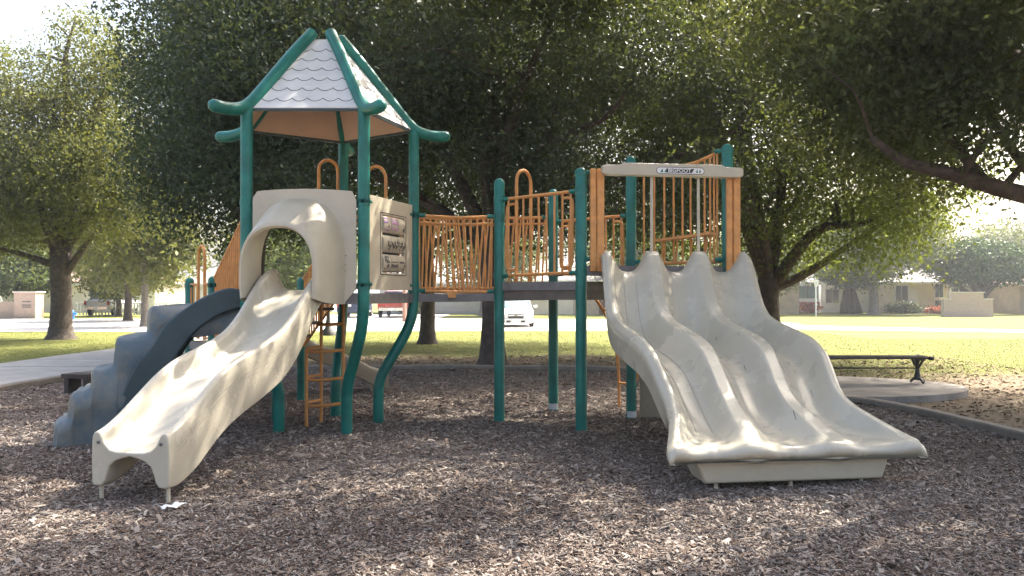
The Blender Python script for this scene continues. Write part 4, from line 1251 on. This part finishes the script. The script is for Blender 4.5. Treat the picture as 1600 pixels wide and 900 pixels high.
# trees behind the play area
def cut_a(p):
    return p[2] < 2.6 + .0 * p[0] or (p[1] < 13.2 and p[2] < 6.0)
tree('park_tree', 'dark spreading tree directly behind the orange bridge, trunk by the kerb', (-0.44, 18.1), .26, 2.9,
     [(-1.2, 18.4, 7.2, 6.4, 4.8, 4.6), (2.6, 18.6, 6.2, 5.4, 4.6, 3.6), (-4.2, 18.8, 7.6, 4.8, 4.4, 4.6)],
     4300, 32, .125, M['leaf_a'], M['bark'], 21, sig=.34, limbs=9, subs=160, thr=-.17, nscale=.45, cut=cut_a,
     extra_limbs=[([(-.44, 18.1, 2.6), (.3, 18.2, 4.0), (.9, 18.3, 5.6), (1.2, 18.4, 7.5)], .17), ([(-.44, 18.1, 2.7), (1.4, 18.0, 3.9), (3.2, 18.1, 4.5), (5.2, 18.3, 5.4)], .13)])
tree('park_tree', 'straight trunked tree standing on the lawn between the kerb and the red pickup', (-2.78, 26.3), .24, 3.4,
     [(-4.5, 26.6, 8.6, 7.6, 4.8, 5.6), (2.0, 27.0, 8.2, 6.2, 4.6, 5.2)],
     3300, 30, .165, M['leaf_a'], M['bark'], 31, sig=.40, limbs=8, subs=110, thr=-.17, nscale=.4, zmin=3.2)
tree('park_tree', 'tall dark tree on the lawn behind the rock climber and the hood', (-6.9, 21.6), .25, 3.2,
     [(-7.3, 21.9, 7.6, 3.4, 3.8, 5.2), (-5.2, 21.2, 8.8, 4.0, 3.8, 4.4), (-8.6, 22.2, 5.6, 2.2, 2.4, 2.8)],
     3300, 30, .14, M['leaf_a'], M['bark'], 41, sig=.36, limbs=8, subs=110, thr=-.17, nscale=.42, zmin=3.0)
tree('park_tree', 'low forked tree with a long side limb behind the triple slide', (6.5, 20.2), .27, 2.0,
     [(7.8, 20.4, 5.6, 4.6, 3.8, 3.4), (4.4, 20.6, 5.2, 3.6, 3.4, 3.0), (8.2, 19.6, 4.0, 3.0, 2.6, 1.9), (5.5, 21, 8.0, 4.5, 3.8, 3.2)],
     3000, 30, .125, M['leaf_c'], M['bark'], 51, sig=.34, limbs=8, subs=130, thr=-.06, nscale=.6, zmin=2.3,
     extra_limbs=[([(6.3, 20.2, 1.7), (7.0, 20.1, 1.95), (7.7, 20.0, 2.35), (8.6, 19.9, 3.0), (9.6, 19.8, 3.6)], .15), ([(6.3, 20.2, 1.8), (6.6, 20.3, 3.0), (7.3, 20.3, 4.2)], .13)])
tree('park_tree', 'broad sunlit tree with a thick forked trunk at the left of the footpath', (-16.35, 29.0), .36, 3.3,
     [(-17.4, 29.2, 6.9, 4.3, 4.0, 3.7), (-14.6, 29.0, 6.0, 3.0, 3.2, 2.4), (-15.0, 29.6, 10.2, 2.4, 2.6, 1.9), (-19.5, 29, 6.0, 3.6, 3.4, 3.2)],
     2800, 30, .15, M['leaf_e'], M['bark'], 61, sig=.40, limbs=8, subs=110, thr=-.18, nscale=.6, zmin=3.2,
     extra_limbs=[([(-16.35, 29, 2.6), (-17.6, 28.8, 3.05), (-19.3, 28.7, 3.5)], .15), ([(-16.3, 29, 2.2), (-15.4, 28.9, 3.4), (-14.4, 28.9, 4.6)], .16)])
# smaller trees far off
def far_tree(label, x, y, h, w, seed, lm, trunk=.2, fork=None, n=420, name='garden_tree', size=.30, **k):
    fork = fork or h * .3
    return tree(name, label, (x, y), trunk, fork, [(x, y, h * .62, w, w, h * .38), (x + w * .3, y, h * .55, w * .7, w * .7, h * .28)], n, 26, size, lm, k.pop('bark', M['bark']), seed, sig=.5, limbs=6, subs=24, thr=-.2, nscale=.4, **k)
far_tree('round green tree on the verge in front of the far cream house', 30.3, 67, 11.0, 5.9, 71, M['leaf_far'], .38, 2.6, 900, bark=M['bark_grey'], size=.33)
def juniper(label, x, y, w, seed):
    return tree('juniper_tree', label, (x, y), .7, 2.0, [(x, y, 4.1, w, w * .7, 1.9), (x - w * .2, y, 4.9, w * .7, w * .5, 1.4)], 1000, 30, .26, M['leaf_j'], M['bark'], seed,
                sig=.34, limbs=11, subs=20, thr=-.6, nscale=.5, zmin=2.7, stems=2, shell=.3)
juniper('clipped dome shaped juniper with many stems behind the stepped brick wall', 38.6, 66, 4.2, 81)
juniper('second dome shaped juniper beside the tan gabled house', 46.8, 67, 3.6, 83)
juniper('dark juniper clump with splayed stems behind the white street sign', 29.5, 69.6, 3.0, 85)
far_tree('small tree in front of the parked silver truck and white fence', -36, 58.5, 6.6, 3.2, 91, M['leaf_far'], .2, 2.2, 420)
far_tree('bushy tree over the fence end beyond the road', -29.5, 60, 6.4, 3.0, 93, M['leaf_e'], .18, 2.0, 400)
far_tree('tree over the low brown roofed house past the footpath', -46, 70, 9.5, 5.5, 95, M['leaf_far'], .3, 3.0, 520)
far_tree('leafy tree beyond the blue car', -18, 69, 8.5, 4.6, 97, M['leaf_far'], .25, 2.6, 460)
far_tree('grey trunked tree by the garage wall', -2.0, 60.5, 8.0, 4.2, 99, M['leaf_far'], .42, 3.0, 420, bark=M['bark_grey'])
far_tree('tree beside the beige garage opposite the white car', 10.5, 66, 8.4, 5.0, 101, M['leaf_c'], .3, 2.8, 520)
far_tree('tree growing in front of the tan house end wall', 19.5, 64, 8.0, 4.2, 103, M['leaf_c'], .3, 2.6, 480)
far_tree('tall tree behind the far cream house roof', 36, 92, 10.0, 6.0, 105, M['leaf_far'], .35, 3.2, 420, size=.4)
far_tree('tall tree behind the tan gabled house', 58, 94, 10.5, 7.0, 107, M['leaf_far'], .35, 3.2, 460, size=.4)
far_tree('tree at the road edge beyond the orange stair hoop', -24, 50, 8.0, 4.0, 109, M['leaf_e'], .22, 3.0, 480)
far_tree('slim grey trunked tree at the road edge past the rock climber', -18.6, 40.5, 8.6, 3.0, 111, M['leaf_e'], .17, 4.0, 420, bark=M['bark_grey'])
far_tree('shrubby tree beyond the low deck stair', -13, 47, 7.0, 4.0, 113, M['leaf_far'], .2, 1.8, 520)

# ------------------------------------------------------------------ vehicles
def wheel(parent, x, y, z, r, wd):
    t = MB()
    rings = []
    for o, k in ((-wd / 2, .80), (-wd / 2 + .02, .97), (-wd * .2, 1), (wd * .2, 1), (wd / 2 - .02, .97), (wd / 2, .80)):
        rings.append([V(x + o, y + r * k * math.cos(a), z + r * k * math.sin(a)) for a in np.linspace(0, 2 * math.pi, 20, endpoint=False)])
    t.loft(rings, True, True); wh = t.build('wheel', M['tyre'], parent, True, 40)
    s = 1 if x > origin(parent).x else -1
    MB().tube([V(x + s * (wd / 2 - .01), y, z), V(x + s * (wd / 2 + .008), y, z)], [r * .62, r * .55], 14).build('rim', M['rim'], wh, True, 40)
def car(name, label, cat, cx, cy, face, paint, kind):
    """face -1: nose towards the camera, +1: tail towards the camera"""
    t = thing(name, label, cat, (cx, cy, .012))
    Wd, L = (.90, 4.6) if kind == 'sedan' else ((.93, 4.7) if kind == 'suv' else (1.0, 5.6))
    z0 = .012
    f = -face                                                  # local +y is the nose; world y = cy - ... so that nose faces as asked
    def W(x, y, z): return V(cx + x, cy + y * (1 if face > 0 else -1), z0 + z)
    def section(y, hw, zb, zt, r=.10):
        return [W(-hw, y, zb + r), W(-hw, y, (zb + zt) / 2), W(-hw * .97, y, zt - r), W(-hw * .90, y, zt), W(0, y, zt + .02), W(hw * .90, y, zt), W(hw * .97, y, zt - r), W(hw, y, (zb + zt) / 2), W(hw, y, zb + r), W(hw * .92, y, zb), W(-hw * .92, y, zb)]
    h = L / 2
    if kind == 'sedan':
        body = [(-h, .72, .30, .80), (-h + .12, .82, .22, .93), (-h + .6, .90, .20, .98), (-.6, .92, .20, .96), (.7, .92, .20, .95), (1.2, .91, .20, .93), (h - .45, .88, .20, .84), (h - .12, .80, .22, .72), (h, .68, .28, .62)]
        cab = [(-1.75, .62, .93, .97), (-1.15, .66, .93, 1.36), (-.3, .67, .93, 1.44), (.35, .66, .93, 1.40), (1.25, .70, .92, .95)]
    elif kind == 'suv':
        body = [(-h, .80, .36, 1.0), (-h + .1, .88, .30, 1.08), (-h + .6, .93, .28, 1.10), (0, .94, .28, 1.08), (1.2, .93, .28, 1.06), (h - .3, .88, .28, .96), (h, .74, .34, .78)]
        cab = [(-h + .06, .74, 1.06, 1.12), (-h + .32, .72, 1.06, 1.68), (-.6, .74, 1.06, 1.76), (.4, .72, 1.06, 1.70), (1.2, .76, 1.05, 1.10)]
    else:
        body = [(-h, .94, .56, 1.18), (-h + .08, .98, .50, 1.22), (-h + 1.9, 1.0, .46, 1.22), (0, 1.0, .46, 1.20), (1.6, .99, .46, 1.18), (h - .3, .95, .46, 1.10), (h, .82, .5, .95)]
        cab = [(-.95, .80, 1.18, 1.26), (-.75, .78, 1.18, 1.84), (.2, .80, 1.18, 1.92), (.75, .78, 1.18, 1.86), (1.45, .82, 1.17, 1.22)]
    MB().loft([section(*s) for s in body], True, True).build('body', paint, t, True, 40)
    def csec(y, hw, zb, zt):
        wb = hw * 1.14
        return [W(-wb, y, zb), W(-hw, y, zt - .05), W(-hw * .88, y, zt), W(0, y, zt + .015), W(hw * .88, y, zt), W(hw, y, zt - .05), W(wb, y, zb)]
    MB().loft([csec(*s) for s in cab], True, True).build('windows', M['screen'] if face < 0 else M['glass'], t, True, 50)
    mid = [s for s in cab[1:-1]]
    rf = MB().loft([[W(-s[1] * 1.0, s[0], s[3] - .06), W(-s[1] * .9, s[0], s[3] + .012), W(0, s[0], s[3] + .03), W(s[1] * .9, s[0], s[3] + .012), W(s[1] * 1.0, s[0], s[3] - .06), W(0, s[0], s[3] - .02)] for s in mid], True, True).build('roof', paint, t, True, 50)
    for sg in (-1, 1):                                         # pillars
        for (p, q) in ((cab[-1], cab[-2]), (cab[0], cab[1])):
            MB().tube([W(sg * p[1] * 1.12, p[0], p[2] + .03), W(sg * q[1] * 1.0, q[0], q[3] - .04)], .035, 6).build('pillar', paint, t, True)
        r_ = .32 if kind == 'sedan' else .37
        for yy in (-h + .85, h - .85):
            wheel(t, cx + sg * (Wd - .10), cy + yy * (1 if face > 0 else -1), z0 + r_, r_, .22)
        if face < 0:
            MB().box(W(sg * (Wd + .10), .85, 1.02), (.20, .09, .14)).build('mirror', paint, t)
            MB().loft([[W(sg * x, y, z) for x, y, z in q] for q in ([(.52, h - .05, .60), (.82, h - .30, .62), (.86, h - .42, .80), (.56, h - .14, .74)], [(.52, h + .0, .60), (.82, h - .24, .62), (.87, h - .37, .80), (.56, h - .10, .74)])], True, True).build('headlight', M['lamp_clear'], t)
        else:
            zt = body[1][3]
            MB().box(W(sg * (Wd - .13), -h - .01, zt - .22), (.17, .06, .34)).build('tail_light', M['lamp_red'], t)
    if face < 0:
        g = MB().loft([[W(x, h + .012, z) for x, z in ((-.40, .66), (-.44, .62), (-.34, .42), (.34, .42), (.44, .62), (.40, .66))], [W(x, h - .06, z) for x, z in ((-.40, .66), (-.44, .62), (-.34, .42), (.34, .42), (.44, .62), (.40, .66))]], True, True).build('grille', M['trim'], t)
        MB().box(W(0, h + .02, .585), (.86, .03, .055)).build('grille_bar', paint, g)
        MB().box(W(0, h + .04, .587), (.15, .02, .04)).build('badge', M['chrome'], g)
        bp_ = MB().loft([section(h - .25, .86, .20, .46, .05), section(h - .02, .80, .20, .44, .05), section(h + .06, .66, .22, .42, .05)], True, True).build('bumper', paint, t, True, 40)
        MB().box(W(0, h + .075, .31), (.36, .015, .14)).build('number_plate', M['white'], bp_)
        for sg in (-1, 1): MB().box(W(sg * .36, h + .07, .29), (.2, .03, .09)).build('fog_opening', M['trim'], bp_)
    else:
        zt = body[1][3]
        bp_ = MB().box(W(0, -h - .05, .52 if kind != 'truck' else .60), (1.7, .14, .2)).build('bumper', M['chrome'] if kind == 'truck' else paint, t)
        MB().box(W(0, -h - .13 if kind == 'truck' else -h - .03, .60 if kind == 'truck' else .86), (.32, .02, .15)).build('number_plate', M['white'], bp_)
        if kind == 'truck':
            MB().box(W(0, -h - .012, .92), (1.5, .03, .42)).build('tailgate', paint, t)
            MB().box(W(0, -h + .95, 1.215), (1.7, 1.75, .02)).build('bed_floor', M['trim'], t)
    return t
x_, y_ = G(806, 512); car('parked_car', 'white saloon car facing the playground from the pale road', 'car', x_, y_ + 2.3, -1, M['car_white'], 'sedan')
car('pickup_truck', 'red pickup truck seen from behind on the driveway', 'pickup', (612 - 800) / FPX * 56, 58.6, 1, M['car_red'], 'truck')
car('parked_car', 'dark blue suv parked beside the red pickup', 'car', (546 - 800) / FPX * 56, 58.2, 1, M['car_blue'], 'suv')
car('pickup_truck', 'silver truck parked by the white fence past the footpath', 'pickup', -31.5, 63.5, 1, M['car_silver'], 'truck')
car('parked_car', 'white car near the brick gate pillar', 'car', -40.5, 60.0, -1, M['car_white'], 'suv')

# ------------------------------------------------------------------ buildings across the road
def window(parent, x, y, z, wd, ht, frame=M['white_wall']):
    wn = MB().box((x, y - .03, z), (wd + .16, .10, ht + .16)).build('window', frame, parent)
    for k in (-1, 1):
        MB().box((x + k * wd * .255, y - .085, z), (wd * .46, .03, ht)).build('pane', M['glass'], wn)
def house(label, x0, x1, y, dp, hgt, roofh, wallm, roofm, wins=(), doors=(), garages=(), gable=False, eave=.5):
    t = thing('house', label, 'house', ((x0 + x1) / 2, y, 0))
    MB().box(((x0 + x1) / 2, y + dp / 2, hgt / 2 - .1), (x1 - x0, dp, hgt + .2)).build('wall', wallm, t)
    a, b, c, d = x0 - eave, x1 + eave, y - eave, y + dp + eave
    r = MB()
    if gable:                                                   # ridge runs away from the road
        xm = (x0 + x1) / 2
        r.prism([(a, c, hgt), (b, c, hgt), (xm, c, hgt + roofh)], (0, d - c, 0))
        gb = MB().prism([(x0, y - .02, hgt), (x1, y - .02, hgt), (xm, y - .02, hgt + roofh * .9)], (0, -eave + .4, 0))
        rf = r.build('roof', roofm, t)
        MB().prism([(x0, c - .02, hgt - .02), (x1, c - .02, hgt - .02), (xm, c - .02, hgt + roofh * .86)], (0, -.03, 0)).build('gable_wall', wallm, t)
    else:
        ym = (c + d) / 2; i = (d - c) / 2
        r.add([(a, c, hgt), (b, c, hgt), (b, d, hgt), (a, d, hgt), (a + i, ym, hgt + roofh), (b - i, ym, hgt + roofh)], [(0, 1, 5, 4), (1, 2, 5), (2, 3, 4, 5), (3, 0, 4), (3, 2, 1, 0)])
        rf = r.build('roof', roofm, t)
    MB().box(((a + b) / 2, c - .02, hgt - .1), (b - a, .06, .2)).build('fascia', M['white_wall'], rf)
    for q in wins: window(t, q[0], y, q[1], q[2], q[3])
    for (x, wd, ht, mt) in doors:
        dd = MB().box((x, y - .04, ht / 2), (wd, .10, ht)).build('door', mt, t)
        MB().box((x + wd * .38, y - .10, ht * .48), (.08, .05, .08)).build('handle', M['chrome'], dd)
    for (x, wd, ht, mt) in garages:
        gd = MB().box((x, y - .03, ht / 2), (wd, .08, ht)).build('garage_door', mt, t)
        for k in range(4): MB().box((x, y - .08, ht * (k + .5) / 4), (wd * .98, .03, ht / 4 - .05)).build('panel', mt, gd)
    return t
house('grey garage house behind the straight trunked tree', -11.0, -1.2, 66.5, 9, 2.7, 2.0, M['grey_wall'], M['roof'], wins=[(-9.4, 1.5, 1.6, 1.1)], garages=[(-4.8, 4.4, 2.2, M['grey_wall'])])
house('beige garage house behind the white saloon car', -1.0, 13.0, 65.5, 9, 2.8, 2.0, M['tan_wall'], M['roof'], doors=[(7.6, .95, 2.1, M['door_brown'])], garages=[(3.2, 3.6, 2.2, M['cream'])], wins=[(10.5, 1.5, 1.6, 1.1)])
house('long brown roofed house behind the brick gate pillar', -56, -33, 74, 9, 2.7, 2.2, M['cream'], M['roof_brown'], wins=[(-51, 1.5, 2, 1.2), (-45, 1.5, 2, 1.2), (-38, 1.5, 2, 1.2)], doors=[(-41.5, 1, 2.1, M['door_brown'])])
house('low house with a pinkish roof beyond the white fence', -31, -17, 76, 9, 2.7, 2.0, M['white_wall'], M['roof_brown'], wins=[(-27, 1.5, 1.8, 1.2), (-21, 1.5, 1.8, 1.2)])
house('tan house end wall behind the low forked tree', 17.6, 24.4, 68, 8, 2.9, 1.8, M['tan_wall'], M['roof'], wins=[(19.2, 1.6, 1.2, 1.1)])
house('small white gabled house behind the white street sign', 28.2, 33.0, 73, 8, 2.8, 1.9, M['white_wall'], M['roof'], gable=True, doors=[(31.6, .9, 2.1, M['white_wall'])], wins=[(29.2, 1.5, 1.2, 1.2)])
house('cream house with tall windows beside the round green tree', 33.2, 38.4, 70.5, 9, 2.75, 1.2, M['cream'], M['roof'], wins=[(37.6, 2.0, .7, 1.2), (37.6, .75, .7, .8), (34.3, 1.7, 1.1, 1.4)], doors=[(35.3, .9, 2.1, M['white_wall'])])
house('pale blue grey side wing of the cream house', 38.6, 47.8, 73.5, 8, 2.7, 1.3, M['grey_wall'], M['roof'], wins=[(41, 1.6, 1.4, 1.2)])
house('tan gabled house with dark eaves beside the brick wall', 43.5, 52.5, 68.5, 10, 2.6, 1.7, M['tan_wall'], M['roof_brown'], gable=True, eave=.7, wins=[(50.5, 1.5, 1.4, 1.1)])
# stepped brick wall on the right-hand lawn
bw = thing('brick_wall', 'stepped pale brick wall with a light coping on the far lawn', 'wall', (33.4, 58.5, 0))
b_ = MB(); b_.box((33.4, 58.75, .62), (3.6, .45, 1.30)); b_.box((33.35, 58.75, 1.52), (2.3, .45, .5)); b_.build('wall', M['brick'], bw)
for (x, z, wd) in ((32.0 - .12, 1.30, .62), (34.88, 1.30, .66), (33.35, 1.805, 2.5)): MB().box((x, 58.75, z), (wd, .55, .07)).build('coping', M['capstone'], bw)
# brick gate pillar far left
gp = thing('brick_pillar', 'pale brick gate pillar with a plaque beyond the road', 'pillar', (-32.9, 54.5, 0))
MB().box((-32.9, 54.5, .85), (1.45, 1.0, 1.8)).build('shaft', M['brick'], gp); MB().box((-32.9, 54.5, 1.80), (1.6, 1.15, .10)).build('cap', M['capstone'], gp)
for z in (1.15, .92, .78): MB().box((-32.75, 53.98, z), (.6, .02, .07)).build('plaque_line', M['greyprint'], gp)
fw = thing('garden_wall', 'low pale wall running from the brick gate pillar', 'wall', (-35.6, 54.6, 0))
MB().box((-35.9, 54.7, .55), (4.3, .3, 1.2)).build('wall', M['brick'], fw)
# fence
fe = thing('picket_fence', 'white fence beyond the road by the silver truck', 'fence', (-27, 61.5, 0))
for k in range(15): MB().box((-33.5 + k * .98, 61.5, .5), (.08, .08, 1.05)).build('fence_post', M['white'], fe)
for z in (.35, .95): MB().box((-26.6, 61.45, z), (14, .04, .07)).build('fence_rail', M['white'], fe)
for k in range(56): 
    o = MB().box((-33.4 + k * .245, 61.41, .52), (.10, .02, .92)).build('picket', M['white'], fe) if k == 0 else None
    if k == 0: pk = o.data; continue
    o = bpy.data.objects.new('picket', pk); col.objects.link(o); o.parent = fe; o.location = (k * .245, 0, 0)
# hydrant
hy = thing('hydrant', 'small blue fire hydrant near the brick gate pillar', 'hydrant', (-28.6, 52.0, 0))
MB().tube([(-28.6, 52, -.05), (-28.6, 52, .1), (-28.6, 52, .12), (-28.6, 52, .5)], [.2, .2, .14, .14], 12, dome=True).build('barrel', M['blue'], hy, True, 40)
MB().tube([(-28.9, 52, .38), (-28.3, 52, .38)], .08, 10).build('outlet', M['blue'], hy, True, 40)
# street sign, lamp, utility post, bin
ss = thing('street_sign', 'white sign on a thin white pole at the lawn edge', 'sign', (22.6, 59.5, 0))
MB().tube([(22.6, 59.5, -.1), (22.6, 59.5, 2.75)], .055, 8).build('pole', M['white'], ss, True, 40)
sb = MB().box((22.6, 59.42, 2.45), (.30, .03, .50)).build('sign_plate', M['white'], ss)
MB().box((22.6, 59.395, 2.47), (.12, .012, .28)).build('sign_mark', M['label_grey'], sb)
lx, ly = G(513, 524)
lp = thing('lamp_post', 'dark lamp post with a flared base on the lawn behind the ladder', 'lamp', (lx, ly, 0))
MB().tube([(lx, ly, -.05), (lx, ly, .12), (lx, ly, .30), (lx, ly, .75), (lx, ly, 3.4)], [.32, .30, .13, .075, .055], 12).build('pole', M['iron'], lp, True, 40)
MB().tube([(lx, ly, 3.4), (lx, ly, 3.5), (lx, ly, 3.85), (lx, ly, 3.95)], [.06, .16, .20, .03], 12).build('lantern', M['iron'], lp, True, 40)
ux = (632 - 800) / FPX * 48
up = tag(MB().tube([(ux, 48, -.1), (ux, 48, 1.0), (ux + .02, 48, 2.9)], [.15, .12, .11], 10).build('marker_post', mat('reddish_post', (.35, .2, .15), .8), None, True, 40), 'short reddish brown post at the kerb before the red pickup', 'post')
up2x = (1215 - 800) / FPX * 66
bn = thing('waste_bin', 'brown waste bin beside the tan gabled house', 'bin', (45.2, 66.0, 0))
MB().loft([[V(45.2 + sx * k, 66 + sy * k * .8, z) for sx, sy in ((-1, -1), (1, -1), (1, 1), (-1, 1))] for z, k in ((0, .36), (1.0, .42))], True, True).build('body', M['wood_dark'], bn)
MB().box((45.2, 66, 1.04), (.92, .74, .08)).build('lid', M['trim'], bn)
# hedges and flower beds of the far houses
def shrub(label, x, y, w_, h, seed, lm, n=70):
    t = thing('shrub', label, 'shrub', (x, y, 0))
    cc = crown_centres([(x, y, h * .5, w_, .6, h * .5)], n, seed, -1, 1, .5)
    me = leaf_mesh('foliage', cc, 26, .16, .16, lm, seed)
    o = bpy.data.objects.new('foliage', me); col.objects.link(o); o.parent = t; o.location = (-x, -y, 0)
    MB().tube([(x, y, -.1), (x, y, h * .6)], [.06, .03], 6).build('stem', M['bark'], t, True)
shrub('dark hedge under the windows of the cream house', 33.6, 68.6, 1.9, 1.0, 201, M['leaf_a'], 150)
shrub('red flowering bed at the corner of the cream house', 36.6, 68.6, 1.5, .6, 203, M['flower'], 90)
shrub('flowering shrub at the foot of the white gabled house', 26.0, 70.5, 1.3, .9, 205, M['flower'], 80)
shrub('clipped green shrub by the grey garage', -8.2, 65.2, 1.1, 1.2, 207, M['leaf_far'], 90)
shrub('green shrub beside the driveway of the blue suv', -16.0, 60, 1.2, 1.8, 209, M['leaf_far'], 110)

# thin air volume added to imitate veiling lens glare
hz = MB().box((0, 420, 8.0), (1040, 1000, 18.4)).build('veil', bpy.data.materials.new('veil_air'))
hm = hz.data.materials[0]; hm.use_nodes = True; hn = hm.node_tree.nodes; hn.clear()
ho = hn.new('ShaderNodeOutputMaterial'); pv = hn.new('ShaderNodeVolumePrincipled')
pv.inputs['Color'].default_value = (.90, .94, 1.0, 1); pv.inputs['Density'].default_value = .0008; pv.inputs['Anisotropy'].default_value = .3
hm.node_tree.links.new(pv.outputs[0], ho.inputs['Volume'])
tag(hz, 'thin pale haze volume added over the park to imitate lens glare', 'veil', kind='stuff')


# parked bus between the tan and the white house
bs = thing('parked_bus', 'small parked bus with a big windscreen and red lower band between two houses', 'bus', (26.0, 73.2, 0))
b_ = MB().loft([[V(26.0 + sx * 1.0, y, z) for sx, z in ((-1, .95), (-1, 2.55), (-.86, 2.72), (.86, 2.72), (1, 2.55), (1, .95))] for y in (70.4, 70.5, 76.0)], True, True)
b_.build('body', M['car_white'], bs, True, 30)
MB().box((26.0, 73.2, .68), (2.06, 5.7, .62)).build('lower_band', M['car_red'], bs)
ws = MB().box((26.0, 70.38, 1.85), (1.74, .05, 1.1)).build('windscreen', M['screen'], bs)
MB().box((26.0, 70.35, 1.85), (.05, .03, 1.1)).build('divider', M['trim'], ws)
for sg in (-1, 1):
    MB().box((26.0 + sg * .75, 70.33, .78), (.3, .06, .18)).build('headlight', M['lamp_clear'], bs)
    for yy in (71.4, 75.0): wheel(bs, 26.0 + sg * .88, yy, .40, .40, .26)
MB().box((26.0, 70.30, .46), (1.9, .12, .16)).build('bumper', M['chrome'], bs)

for o in bpy.data.objects:                                     # groups of look-alike kinds
    if o.parent is None and 'category' in o and 'group' not in o:
        g = {'park_tree': 'park trees around the playground', 'garden_tree': 'trees beyond the road', 'juniper_tree': 'dome shaped junipers by the far houses',
             'house': 'houses across the road', 'parked_car': 'cars across the lawn', 'pickup_truck': 'parked pickup trucks', 'shrub': 'shrubs by the far houses'}.get(o.name.split('.')[0])
        if g: o['group'] = g
